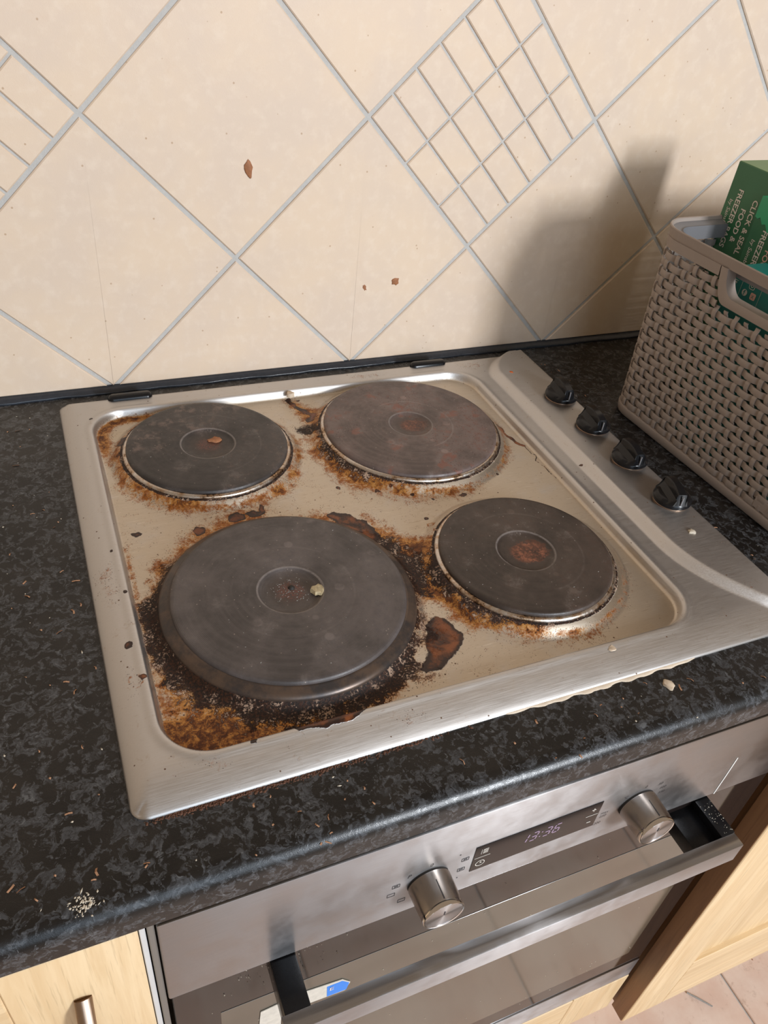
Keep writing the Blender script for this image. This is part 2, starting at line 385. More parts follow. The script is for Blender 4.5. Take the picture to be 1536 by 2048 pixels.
MT = dict(tile=mat_tile(), grout=mat_grout(), worktop=mat_worktop(), fascia=mat_fascia(), hob=mat_hob(), floor=mat_floor(),
    ring=mat_ring(), ring_dark=mat_ring_dark(),
    wood=mat_wood('pale_oak', (0.80, 0.61, 0.37), (0.68, 0.48, 0.26)),
    wood_h=mat_wood('pale_oak_rail', (0.80, 0.61, 0.37), (0.68, 0.48, 0.26), 'X'),
    wood_dark=mat_wood('brown_door_edge', (0.30, 0.155, 0.07), (0.22, 0.11, 0.05)),
    black=mat_simple('black_plastic', (0.008, 0.008, 0.009), 0.22, nscale=300, namp=0.3, bump=0.05, spec=0.28),
    blackm=mat_simple('matt_black', (0.014, 0.013, 0.013), 0.45, nscale=200, namp=0.3),
    seal=mat_simple('black_sealant', (0.03, 0.034, 0.042), 0.22, nscale=150, namp=0.4, bump=0.2),
    basket=mat_simple('taupe_plastic', (0.33, 0.27, 0.23), 0.48, nscale=60, namp=0.08),
    ledge=mat_simple('grey_plastic_inner', (0.17, 0.165, 0.17), 0.45),
    whiteprint=mat_simple('white_print', (0.72, 0.66, 0.58), 0.6), darkprint=mat_simple('dark_print', (0.05, 0.045, 0.045), 0.5),
    green=mat_simple('green_card', (0.030, 0.145, 0.060), 0.40, nscale=25, namp=0.15),
    greentop=mat_simple('olive_card', (0.13, 0.26, 0.10), 0.45, nscale=25, namp=0.15),
    brightgreen=mat_simple('bright_green_card', (0.03, 0.36, 0.16), 0.4, nscale=25, namp=0.15),
    teal=mat_simple('teal_card', (0.012, 0.19, 0.165), 0.35, nscale=25, namp=0.15),
    darkteal=mat_simple('dark_teal_card', (0.010, 0.075, 0.06), 0.4),
    pink=mat_simple('pink_paper', (0.75, 0.45, 0.36), 0.6),
    bronze=mat_simple('brushed_bronze', (0.42, 0.30, 0.22), 0.32, 1.0, nscale=200, namp=0.15),
    trimwhite=mat_simple('white_edging', (0.55, 0.55, 0.54), 0.35, nscale=40, namp=0.1), trimgrey=mat_simple('grey_edging', (0.20, 0.185, 0.165), 0.4, 0.3),
    chrome=mat_simple('chrome', (0.70, 0.66, 0.62), 0.10, 1.0),
    crumb=mat_simple('baked_crumb', (0.38, 0.20, 0.11), 0.8, nscale=400, namp=0.6), crumb_white=mat_simple('pale_crumb', (0.62, 0.55, 0.44), 0.8, nscale=500, namp=0.4),
    flake=mat_simple('brown_flake', (0.34, 0.14, 0.06), 0.7, nscale=300, namp=0.5), grey=mat_simple('grey_dust', (0.30, 0.29, 0.27), 0.8, nscale=500, namp=0.5),
    cream=mat_simple('dried_sealant', (0.62, 0.50, 0.37), 0.6, nscale=120, namp=0.25, bump=0.4),
    sticker=mat_simple('worn_white_sticker', (0.62, 0.58, 0.50), 0.5, nscale=160, namp=0.3), blue=mat_simple('blue_print', (0.02, 0.22, 0.75), 0.4),
    carcass=mat_simple('dark_void', (0.02, 0.016, 0.013), 0.7))
M = Mat('smoked_glass', (0.014, 0.010, 0.009), 0.06, 0.0, 0.5); MT['glass'] = M.m; M.b.inputs['IOR'].default_value = 1.45
M = Mat('pane_reflection_glass', (0.085, 0.072, 0.052), 0.10, 0.0, 0.9); MT['window'] = M.m; M.b.inputs['IOR'].default_value = 1.6
n_ = M.noise(M.coord(), 9, 4, 0.6); M.set('Base Color', M.mix(n_, (0.06, 0.050, 0.036), (0.11, 0.092, 0.066)))  # lighter base colour stands in for reflections off the inner panes
M = Mat('display_glass', (0.006, 0.005, 0.006), 0.12, 0.0, 0.35); MT['display'] = M.m
M = Mat('clock_digits', (0.1, 0.08, 0.1), 0.4); M.b.inputs['Emission Color'].default_value = (0.62, 0.42, 0.60, 1); M.b.inputs['Emission Strength'].default_value = 0.45; MT['digits'] = M.m
M = Mat('turned_knob_steel', (0.56, 0.50, 0.45), 0.26, 1.0); M.set('Anisotropic', 0.7); M.set('Tangent', M.tangent('Y')); M.b.inputs['Anisotropic Rotation'].default_value = 0.25; MT['knob'] = M.m
M = Mat('spun_knob_face', (0.60, 0.56, 0.54), 0.30, 1.0); M.set('Anisotropic', 0.85); M.set('Tangent', M.tangent('Y')); M.b.inputs['Anisotropic Rotation'].default_value = 0.25; MT['knobface'] = M.m
MT['bar'] = mat_fascia()

# ------------------------------------------------------------------ setting: wall with diagonal tiles
wall = MB().box((-1.1, 0.0025, -0.95), (1.9, 0.10, 1.1)).build('wall_back', MT['grout'], smooth=None); tag(wall, 'cream diagonally tiled kitchen wall behind the hob', kind='structure')
P2 = 0.2899 / 2; TX, TZ = 0.5109, 0.0028
ROTW = Matrix.Rotation(math.radians(90), 4, 'X')      # local (x, y, z) -> world (x, -z, y)
def wall_tile(poly, name):
    poly = clip(clip(clip(clip(poly, 1, 0.0065, True), 1, 1.05, False), 0, -1.05, True), 0, 1.85, False)
    if len(poly) < 3: return
    a = abs(sum(poly[i][0] * poly[(i + 1) % len(poly)][1] - poly[(i + 1) % len(poly)][0] * poly[i][1] for i in range(len(poly)))) / 2
    if a < 6e-5: return
    q = []
    for p in poly:
        if not q or (Vector(p) - Vector(q[-1])).length > 1e-4: q.append(p)
    if (Vector(q[0]) - Vector(q[-1])).length < 1e-4: q.pop()
    if len(q) < 3: return
    cx = sum(p[0] for p in q) / len(q); cz = sum(p[1] for p in q) / len(q)
    q = inset([(p[0] - cx, p[1] - cz) for p in q], 0.0)
    dz = R.uniform(-0.0003, 0.0003)
    mb = MB(); mb.prism(q, -0.006, 0.0 + dz, bev=0.0012)
    mb.build(name, MT['tile'], wall, (cx, 0, cz), (math.radians(90), 0, 0), smooth=None)
G = 0.0024
for i in range(-13, 11):
    for j in range(-1, 9):
        if (i + j) % 2 == 0: continue                # diamond centred here
        cx = TX + i * P2; cz = TZ + j * P2
        e1 = Vector((1, 1)) / math.sqrt(2); e2 = Vector((1, -1)) / math.sqrt(2); s = P2 * math.sqrt(2)
        L = Vector((cx - P2, cz))                    # left corner, cells run e1 (up right) and e2 (down right)
        def quad(u0, u1, v0, v1, g):
            return [tuple(L + e1 * u + e2 * v) for u, v in ((u0 + g, v0 + g), (u0 + g, v1 - g), (u1 - g, v1 - g), (u1 - g, v0 + g))]
        if (j == 2 and i in (-1, -5, 3, 7, -9)):
            for a in range(6):
                for b in range(3):
                    u0, u1 = s * a / 6, s * (a + 1) / 6; v0, v1 = s * b / 3, s * (b + 1) / 3
                    pu0 = G - 0.0014 if a == 0 else 0; pu1 = G - 0.0014 if a == 5 else 0; pv0 = G - 0.0014 if b == 0 else 0; pv1 = G - 0.0014 if b == 2 else 0
                    wall_tile(quad(u0 + pu0, u1 - pu1, v0 + pv0, v1 - pv1, 0.0014), 'mosaic_tile')
        else:
            wall_tile(quad(0, s, 0, s, G), 'tile')
# sealant bead in the corner
pr = [(0.004, 0.0), (-0.0075, 0.0), (-0.006, 0.0022), (-0.003, 0.0045), (0.001, 0.0066), (0.004, 0.0068)]
V = []; F = []
xs = np.arange(-1.05, 1.85, 0.012)
for k, x in enumerate(xs):
    w = 1 + 0.10 * math.sin(x * 61) + 0.07 * math.sin(x * 173 + 1)
    for (y, z) in pr: V.append((x, y * w if y < 0 else y, z * (0.9 + 0.1 * w)))
for k in range(len(xs) - 1):
    for q in range(5): a = k * 6 + q; F.append((a, a + 6, a + 7, a + 1))
tag(link('trim_1', from_np('sealant_bead', V, F), MT['seal'], smooth=180), 'black glossy sealant bead where the tiled wall meets the worktop', kind='structure')

# floor
fl = MB().box((-1.2, -3.2, -0.96), (2.4, 0.1, -0.904)).build('floor', MT['grout'], smooth=None); tag(fl, 'pinkish beige tiled kitchen floor', kind='structure')
FT = 0.33
tb = MB(); tb.box((-FT / 2 + 0.002, -FT / 2 + 0.002, -0.006), (FT / 2 - 0.002, FT / 2 - 0.002, 0.0), 0.0012, 1); tme = tb.mesh('floor_tile'); tme.materials.append(MT['floor'])
for i in range(-5, 5):
    for j in range(-8, 0):
        link('floor_tile', tme, None, fl, (0.744 + (i + 0.5) * FT, -0.48 + (j + 0.5) * FT, -0.90))

# worktop with rolled front edge
def worktop():
    ry = -0.600; r = 0.0135; zb = -0.031
    prof = [(0.0, zb), (0.0, 0.0)]
    for k in range(0, 11):
        a = math.radians(90 * k / 10); prof.append((ry + r - r * math.sin(a), -r + r * math.cos(a)))
    prof += [(ry, zb + 0.002), (ry + 0.002, zb)]
    V = []; F = []; xs = [-1.0, 1.8]
    for x in xs: V += [(x, y, z) for y, z in prof]
    n = len(prof)
    for k in range(n): F.append((k, (k + 1) % n, n + (k + 1) % n, n + k))
    F.append(tuple(range(n - 1, -1, -1))); F.append(tuple(range(n, 2 * n)))
    me = from_np('worktop', V, F); o = link('worktop', me, MT['worktop'], smooth=40)
    tag(o, 'black and grey mottled laminate worktop with rounded front edge under the hob', 'worktop')
worktop()

# ------------------------------------------------------------------ hob
HX0, HX1, HY0, HY1 = -0.1313, 0.4571, -0.5473, -0.0255     # outline (y0 front, y1 back)
hob = empty('electric_hob', ((HX0 + HX1) / 2, (HY0 + HY1) / 2, 0.0))
tag(hob, 'stained stainless steel four plate electric hob set in the black worktop', 'hob')
HC = Vector(hob.location)
PL = dict(RL=(0.0052, -0.1563, 0.0817), RR=(0.2294, -0.1720, 0.0972), FR=(0.2462, -0.3993, 0.0811), FL=(0.0229, -0.3869, 0.0981))
RIM, WELL, PAN = 0.0100, 0.0018, 0.0165
rs = np.random.RandomState(3)
def vnoise(X, Y, cell, seed=0):
    g = np.random.RandomState(seed).rand(256, 256)
    u = X / cell + 1000.3; v = Y / cell + 1000.7
    iu = np.floor(u).astype(int); iv = np.floor(v).astype(int); fu = u - iu; fv = v - iv
    fu = fu * fu * (3 - 2 * fu); fv = fv * fv * (3 - 2 * fv)
    a = g[iu % 256, iv % 256]; b = g[(iu + 1) % 256, iv % 256]; c = g[iu % 256, (iv + 1) % 256]; d = g[(iu + 1) % 256, (iv + 1) % 256]
    return (a * (1 - fu) + b * fu) * (1 - fv) + (c * (1 - fu) + d * fu) * fv
def fbm(X, Y, cell, n=4, seed=0):
    s = 0; w = 1; t = 0
    for k in range(n): s = s + w * vnoise(X, Y, cell / 2 ** k, seed + k); t += w; w *= 0.55
    return s / t
def sst(v, lo, hi):
    t = np.clip((v - lo) / (hi - lo), 0, 1); return t * t * (3 - 2 * t)
def sd_rr(X, Y, x0, y0, x1, y1, r):
    qx = np.abs(X - (x0 + x1) / 2) - ((x1 - x0) / 2 - r); qy = np.abs(Y - (y0 + y1) / 2) - ((y1 - y0) / 2 - r)
    return np.hypot(np.maximum(qx, 0), np.maximum(qy, 0)) + np.minimum(np.maximum(qx, qy), 0) - r
def hob_height(X, Y):
    # panel boundary
    xb = 0.389 + 4.2 * np.clip(-0.42 - Y, 0, None) ** 2 + 14 * np.clip(Y + 0.088, 0, None) ** 2
    pan = sst(X - xb, -0.0075, 0.0075)
    top = RIM + (PAN - RIM) * pan
    # slight crown of the band
    # outer roll-down (different widths per side)
    wl = 0.020; wf = 0.033; wb = 0.016; wr = 0.020 + (0.004 - 0.020) * pan
    dl = (X - HX0) / wl; dr = (HX1 - X) / wr; df = (Y - HY0) / wf; db = (HY1 - Y) / (wb * (1 - 0.3 * pan))
    def prof(d): d = np.clip(d, 0, 1); return 0.72 * (1 - (1 - d) ** 2) + 0.28 * (1 - (1 - d) ** 2) ** 0.35
    e = 1 - ((1 - prof(dl)) ** 2.5 + (1 - prof(dr)) ** 2.5 + (1 - prof(df)) ** 2.5 + (1 - prof(db)) ** 2.5) ** (1 / 2.5)
    z = 0.0012 + (top - 0.0012) * np.clip(e, 0, 1)
    # well
    d = sd_rr(X, Y, -0.1035, -0.5165, 0.3600, -0.0600, 0.038)
    w = sst(-d, 0.0002, 0.0050)
    lip = 0.0011 * np.exp(-((d - 0.0025) / 0.0035) ** 2)
    z = z + lip
    z = z * (1 - w) + WELL * w
    for n, (cx, cy, rr) in PL.items():
        r = np.hypot(X - cx, Y - cy) - rr
        u = np.clip((0.0185 - r) / 0.0140, 0, 1); z = np.maximum(z, WELL + 0.0082 * (0.8 * u * u * (3 - 2 * u) + 0.2 * u ** 2.0))
    return z, d
def poly_field(X, Y, P, soft=0.004):
    """1 inside, 0.5 at the outline, falls off outside"""
    P = np.array(P); ins = np.zeros(X.shape, bool); dm = np.full(X.shape, 1e9)
    for i in range(len(P)):
        a = P[i]; b = P[(i + 1) % len(P)]
        c = ((a[1] > Y) != (b[1] > Y)); 
        with np.errstate(divide='ignore', invalid='ignore'):
            xx = (b[0] - a[0]) * (Y - a[1]) / (b[1] - a[1] + 1e-12) + a[0]
        ins ^= c & (X < xx)
        ab = b - a; t = np.clip(((X - a[0]) * ab[0] + (Y - a[1]) * ab[1]) / (ab @ ab + 1e-12), 0, 1)
        dm = np.minimum(dm, np.hypot(X - a[0] - t * ab[0], Y - a[1] - t * ab[1]))
    sd = np.where(ins, dm, -dm)
    return np.clip(0.5 + 0.5 * sd / soft, 0, 1)
def grime(X, Y, dwell):
    wx = X + 0.010 * (fbm(X, Y, 0.02, 4, 11) - 0.5); wy = Y + 0.010 * (fbm(X, Y, 0.02, 4, 31) - 0.5)
    amb = np.zeros(X.shape); char_shade = np.zeros(X.shape); rus = np.zeros(X.shape)
    def ring(key, table, wtab, which, inner=0.0, nz=0.5):
        cx, cy, rr = PL[key]
        r = np.hypot(wx - cx, wy - cy) - rr; th = np.degrees(np.arctan2(wy - cy, wx - cx))
        ks = [t[0] for t in table]; s = np.interp(th, ks, [t[1] for t in table]); w = np.interp(th, [t[0] for t in wtab], [t[1] for t in wtab])
        w = w * (0.55 + 0.9 * fbm(X, Y, 0.03, 3, 77))
        cl = np.interp(th, [-180, -115, -95, -35, 0, 30, 180], [0, 0, .9, .9, .6, 0, 0]) * dict(FL=0, RL=0.45, RR=0.7, FR=1)[key]
        r0 = np.hypot(X - cx, Y - cy) - rr
        s = s * (1 - cl * (1 - sst(r0, 0.008, 0.0125)))
        return s * np.exp(-(np.clip(r - inner, 0, None) / w) ** 2) * (1 + nz * (fbm(X, Y, 0.012, 4, 5) - 0.5) * 2)
    # front left: heavily charred all round except the back
    c = ring('FL', [(-180, .95), (-135, 1.05), (-90, 1.05), (-60, .9), (-30, .8), (0, .95), (35, .9), (60, .55), (90, .42), (120, .55), (150, .8), (180, .95)],
             [(-180, .025), (-135, .031), (-90, .029), (-45, .029), (-10, .025), (25, .031), (50, .014), (90, .008), (130, .012), (160, .020), (180, .022)], 0, 0.004)
    char_shade = np.maximum(char_shade, c)
    a = ring('FL', [(-180, 1), (-135, 1.15), (-90, 1.1), (-40, 1), (0, 1), (35, 1), (60, .9), (90, .75), (135, .85), (180, 1)],
             [(-180, .030), (-135, .050), (-100, .040), (-60, .034), (-30, .026), (0, .030), (30, .045), (60, .024), (90, .018), (135, .026), (180, .030)], 0, 0.006)
    amb = np.maximum(amb, a)
    # front right
    amb = np.maximum(amb, ring('FR', [(-180, 1.05), (-120, .95), (-90, .8), (-45, .72), (0, .42), (30, .1), (120, .25), (150, .75), (180, 1.05)],
                               [(-180, .024), (-135, .024), (-100, .020), (-60, .018), (-20, .017), (60, .008), (150, .015), (180, .024)], 0, 0.003))
    char_shade = np.maximum(char_shade, ring('FR', [(-180, .78), (-150, .8), (-120, .5), (-90, .36), (-40, .25), (0, .05), (140, .1), (180, .78)], [(-180, .016), (0, .010), (180, .016)], 0, 0.002))
    # rear left
    amb = np.maximum(amb, ring('RL', [(-180, .80), (-140, .92), (-90, .85), (-50, .92), (-15, .85), (20, .6), (60, .35), (120, .55), (150, .8), (180, .80)],
                               [(-180, .015), (-120, .022), (-90, .019), (-45, .024), (0, .019), (90, .010), (180, .015)], 0, 0.003))
    char_shade = np.maximum(char_shade, ring('RL', [(-180, .3), (-90, .36), (-30, .42), (10, .3), (90, .1), (150, .38), (180, .3)], [(-180, .010), (180, .010)], 0, 0.001))
    # rear right
    amb = np.maximum(amb, ring('RR', [(-180, 1.0), (-140, 1.05), (-100, .95), (-60, .75), (-20, .85), (20, .8), (60, .3), (120, .4), (150, .85), (180, 1.0)],
                               [(-180, .021), (-140, .025), (-100, .020), (-60, .015), (-20, .017), (20, .015), (100, .010), (160, .022), (180, .021)], 0, 0.003))
    char_shade = np.maximum(char_shade, ring('RR', [(-180, .62), (-150, .66), (-110, .56), (-70, .42), (-25, .6), (15, .5), (60, .1), (130, .2), (180, .62)], [(-180, .013), (-90, .009), (0, .010), (180, .013)], 0, 0.001))
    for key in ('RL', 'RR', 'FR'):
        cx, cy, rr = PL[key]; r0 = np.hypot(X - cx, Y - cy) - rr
        char_shade = np.maximum(char_shade, np.exp(-((r0 - 0.0050) / 0.0013) ** 2) * (0.75 + 0.5 * fbm(X, Y, 0.02, 3, 90)))  # shade of the groove round each plate, painted into the char channel
    # amber pool in the back left corner of the well and along its edges
    k = np.exp(-((dwell + 0.006) / 0.008) ** 2)
    amb = np.maximum(amb, 0.95 * np.exp(-((dwell + 0.009) / 0.011) ** 2) * sst(-(X + 0.03), -0.03, 0.02) * sst(Y, -0.17, -0.11))
    amb = np.maximum(amb, 0.62 * k * sst(-Y, 0.25, 0.30) * sst(-X, -0.05, 0.02))
    amb = np.maximum(amb, 0.55 * np.exp(-((dwell + 0.002) / 0.0035) ** 2) * (0.4 + fbm(X, Y, 0.04, 3, 9)) * sst(-X, -0.36, -0.33))
    # front-left corner sheet of amber
    amb = np.maximum(amb, 1.0 * sst(-dwell, 0.0, 0.004) * sst(-Y, 0.455, 0.485) * sst(-X, -0.085, -0.02))
    # brown bridge between the two front plates
    tri = poly_field(wx, wy, [(0.118, -0.335), (0.140, -0.325), (0.180, -0.350), (0.166, -0.372), (0.160, -0.40), (0.175, -0.455), (0.160, -0.462), (0.140, -0.43), (0.120, -0.43), (0.118, -0.37)], 0.014)
    amb = np.maximum(amb, tri * 1.15); char_shade = np.maximum(char_shade, poly_field(wx, wy, [(0.122, -0.352), (0.160, -0.362), (0.152, -0.40), (0.138, -0.425), (0.120, -0.42)], 0.014) * 0.78)
    amb = np.maximum(amb, poly_field(wx, wy, [(-0.045, -0.268), (-0.02, -0.262), (0.0, -0.252), (0.035, -0.247), (0.045, -0.262), (0.03, -0.285), (-0.03, -0.300), (-0.06, -0.30)], 0.014) * 0.72)
    # scraped pale gap east of the front left plate
    gap = poly_field(wx, wy, [(0.130, -0.405), (0.146, -0.42), (0.150, -0.442), (0.128, -0.436), (0.118, -0.455), (0.112, -0.49), (0.103, -0.478), (0.118, -0.437)], 0.006)
    char_shade = char_shade * (1 - 0.55 * gap); amb = amb * (1 - 0.45 * gap)
    # scraped streaks left of the front left plate
    st = poly_field(wx, wy, [(-0.100, -0.305), (-0.078, -0.300), (-0.086, -0.345), (-0.100, -0.345)], 0.008) * sst(vnoise(X * 1.0, Y * 0.12, 0.0022, 8), 0.35, 0.6)
    char_shade = char_shade * (1 - 0.8 * st); amb = amb * (1 - 0.6 * st)
    # individual rust-brown blobs
    wx2 = X + 0.007 * (fbm(X, Y, 0.010, 4, 51) - 0.5); wy2 = Y + 0.007 * (fbm(X, Y, 0.010, 4, 61) - 0.5)
    blobs = [[(0.0915, -0.2850), (0.1000, -0.2815), (0.1132, -0.2880), (0.1274, -0.3040), (0.1310, -0.3300), (0.1190, -0.3390), (0.1120, -0.327), (0.1047, -0.3100)],
             [(0.1246, -0.4440), (0.1330, -0.4380), (0.1424, -0.4442), (0.1495, -0.4600), (0.1440, -0.4760), (0.1300, -0.4840), (0.1150, -0.4930), (0.1010, -0.4950), (0.0990, -0.4870), (0.1110, -0.4790), (0.1168, -0.4640)],
             [(-0.0350, -0.2720), (-0.0300, -0.2685), (-0.0240, -0.2720), (-0.0245, -0.2790), (-0.0330, -0.2800)],
             [(0.0000, -0.2610), (0.0090, -0.2570), (0.0150, -0.2600), (0.0150, -0.2680), (0.0040, -0.2700), (-0.0010, -0.2680)],
             [(0.0160, -0.2590), (0.0260, -0.2560), (0.0300, -0.2620), (0.0330, -0.2500), (0.0370, -0.2560), (0.0350, -0.2660), (0.0200, -0.2670)],
             [(-0.0200, -0.5090), (0.0346, -0.5120), (0.0420, -0.5150), (0.0300, -0.5210), (0.0100, -0.5235), (-0.0120, -0.5180)],
             [(-0.0470, -0.5120), (-0.0430, -0.5120), (-0.0440, -0.5200), (-0.0470, -0.5190)],
             [(-0.089, -0.262), (-0.084, -0.260), (-0.080, -0.264), (-0.087, -0.268)],
             [(-0.083, -0.122), (-0.074, -0.110), (-0.070, -0.118), (-0.078, -0.130)],
             [(0.2340, -0.2890), (0.2400, -0.2860), (0.2430, -0.2900), (0.2370, -0.2930)],
             [(0.3360, -0.182), (0.3410, -0.178), (0.3440, -0.190), (0.3390, -0.198), (0.3350, -0.190)],
             [(-0.110, -0.4365), (-0.104, -0.434), (-0.101, -0.438), (-0.106, -0.441)]]
    for i, b in enumerate(blobs): rus = np.maximum(rus, poly_field(wx2, wy2, b, 0.0055 if i < 2 else 0.0030))
    for (x, y, r) in [(0.1844, -0.3159, .0028), (0.1546, -0.2617, .0022), (0.1875, -0.2748, .002), (0.118, -0.245, .0025), (0.3835, -0.2869, .0016), (0.17, -0.262, .0018),
                      (0.205, -0.288, .0018), (-0.105, -0.345, .002), (0.292, -0.268, .002), (-0.11, -0.29, .0018), (-0.1101, -0.4031, .0032), (0.033, -0.066, .0022), (0.120, -0.066, .0026), (0.13, -0.071, .002), (-0.102, -0.073, .0022)]:
        rus = np.maximum(rus, np.clip(0.5 + 0.5 * (r - np.hypot(wx2 - x, wy2 - y)) / 0.0016, 0, 1))
    # thin drip lines (polyline, width)
    def line(P, w, amp=1.0):
        nonlocal rus
        P = np.array(P); dm = np.full(X.shape, 1e9)
        for a, b in zip(P[:-1], P[1:]):
            ab = b - a; t = np.clip(((wx2 - a[0]) * ab[0] + (wy2 - a[1]) * ab[1]) / (ab @ ab), 0, 1)
            dm = np.minimum(dm, np.hypot(wx2 - a[0] - t * ab[0], wy2 - a[1] - t * ab[1]))
        rus = np.maximum(rus, amp * np.clip(0.5 + 0.5 * (w - dm) / 0.0012, 0, 1))
    line([(0.3390, -0.186), (0.3420, -0.205), (0.3490, -0.225)], 0.0024)
    line([(0.3490, -0.225), (0.3500, -0.240), (0.3540, -0.246), (0.3500, -0.255), (0.353, -0.29)], 0.0007)
    line([(0.118, -0.069), (0.122, -0.085), (0.130, -0.096), (0.136, -0.108), (0.128, -0.118)], 0.0035, 0.8)
    amb = np.maximum(amb, poly_field(wx, wy, [(0.112, -0.070), (0.128, -0.068), (0.14, -0.09), (0.150, -0.10), (0.143, -0.13), (0.125, -0.15), (0.118, -0.12)], 0.012) * 0.95)
    char_shade = np.maximum(char_shade, poly_field(wx, wy, [(0.108, -0.128), (0.124, -0.124), (0.135, -0.140), (0.122, -0.150), (0.110, -0.142)], 0.007) * 0.72)
    char_shade = np.maximum(char_shade, poly_field(wx, wy, [(0.318, -0.150), (0.326, -0.150), (0.335, -0.165), (0.330, -0.172)], 0.006) * 0.62)
    # faint wash everywhere in the well, more to the left
    inw = sst(-dwell, 0.001, 0.006)
    amb = np.maximum(amb, inw * (0.16 + 0.12 * fbm(X, Y, 0.05, 4, 21)) * (1 - 0.5 * sst(X, 0.2, 0.36)))
    amb = amb * (0.12 + 0.88 * inw) + 0.10 * (1 - inw) * (fbm(X, Y, 0.05, 3, 4) > 0.6)
    char_shade = char_shade * inw
    for (x, y, r, q) in [(-0.108, -0.4372, 0.0055, .62), (0.185, -0.325, 0.003, .8), (0.118, -0.262, 0.010, .42), (0.138, -0.268, 0.008, .42), (0.405, -0.2869, 0.0045, .42), (0.428, -0.50, 0.004, .4)]:
        rr_ = np.hypot(wx - x, wy - y); amb = np.maximum(amb, q * np.exp(-((rr_ - r) / 0.0011) ** 2)); amb = np.maximum(amb, 0.5 * q * (rr_ < r))
    for P in ([(-0.127, -0.315), (-0.112, -0.300), (-0.108, -0.33), (-0.114, -0.36), (-0.124, -0.35)], [(-0.116, -0.43), (-0.108, -0.42), (-0.105, -0.45), (-0.114, -0.46)], [(-0.09, -0.52), (-0.07, -0.515), (-0.06, -0.53), (-0.08, -0.535)],
              [(0.05, -0.527), (0.075, -0.522), (0.085, -0.535), (0.06, -0.54)], [(0.20, -0.044), (0.24, -0.040), (0.25, -0.055), (0.21, -0.058)], [(0.35, -0.044), (0.39, -0.04), (0.385, -0.06), (0.355, -0.06)]):
        amb = np.maximum(amb, 0.46 * poly_field(wx, wy, P, 0.010))
    return amb, char_shade, rus, inw
def build_hob():
    st = 0.00125
    xs = np.linspace(HX0, HX1, int((HX1 - HX0) / st) + 1); ys = np.linspace(HY0, HY1, int((HY1 - HY0) / st) + 1)
    X, Y = np.meshgrid(xs, ys)
    # pull the outer border to a rounded outline
    Z, dw = hob_height(X, Y)
    amb, char_shade, rus, inw = grime(X, Y, dw)
    cr = 0.012
    PX, PY = X.copy(), Y.copy()
    for cx, cy, sx, sy in ((HX0, HY0, 1, 1), (HX1, HY0, -1, 1), (HX0, HY1, 1, -1), (HX1, HY1, -1, -1)):
        u = (X - cx) * sx; v = (Y - cy) * sy; msk = (u < cr) & (v < cr)
        du = np.clip(cr - u, 0, None); dv = np.clip(cr - v, 0, None)
        mm = np.maximum(du, dv); ll = np.hypot(du, dv) + 1e-12; f = np.where(msk, mm / ll, 1)
        PX = np.where(msk, cx + sx * (cr - du * f), PX); PY = np.where(msk, cy + sy * (cr - dv * f), PY)
    ny, nx = X.shape
    V = np.stack([PX - HC.x, PY - HC.y, Z], -1).reshape(-1, 3)
    idx = np.arange(nx * ny).reshape(ny, nx)
    F = np.stack([idx[:-1, :-1], idx[:-1, 1:], idx[1:, 1:], idx[1:, :-1]], -1).reshape(-1, 4)
    # cut away what the plates hide
    cxy = V[F].mean(1); keep = np.ones(len(F), bool)
    for n, (cx, cy, rr) in PL.items(): keep &= np.hypot(cxy[:, 0] + HC.x - cx, cxy[:, 1] + HC.y - cy) > rr - 0.012
    F = F[keep]
    # skirt
    b = np.concatenate([idx[0, :], idx[1:, -1], idx[-1, -2::-1], idx[-2:0:-1, 0]])
    S = V[b].copy(); S[:, 2] = 0.0; n0 = len(V); V = np.vstack([V, S]); nb = len(b)
    FS = np.stack([b, n0 + np.arange(nb), n0 + (np.arange(nb) + 1) % nb, np.roll(b, -1)], -1)
    F = np.vstack([F, FS])
    me = bpy.data.meshes.new('hob_body')
    me.vertices.add(len(V)); me.vertices.foreach_set('co', V.astype(np.float32).ravel())
    me.loops.add(len(F) * 4); me.loops.foreach_set('vertex_index', F.astype(np.int32).ravel())
    me.polygons.add(len(F)); me.polygons.foreach_set('loop_start', np.arange(0, len(F) * 4, 4, dtype=np.int32))
    me.polygons.foreach_set('use_smooth', np.ones(len(F), bool)); me.update(calc_edges=True)
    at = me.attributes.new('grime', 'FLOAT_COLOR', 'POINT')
    C = np.stack([amb, char_shade, rus, inw], -1).reshape(-1, 4); C = np.vstack([C, np.zeros((nb, 4))])
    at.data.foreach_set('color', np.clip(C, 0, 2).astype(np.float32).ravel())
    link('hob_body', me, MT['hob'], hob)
build_hob()

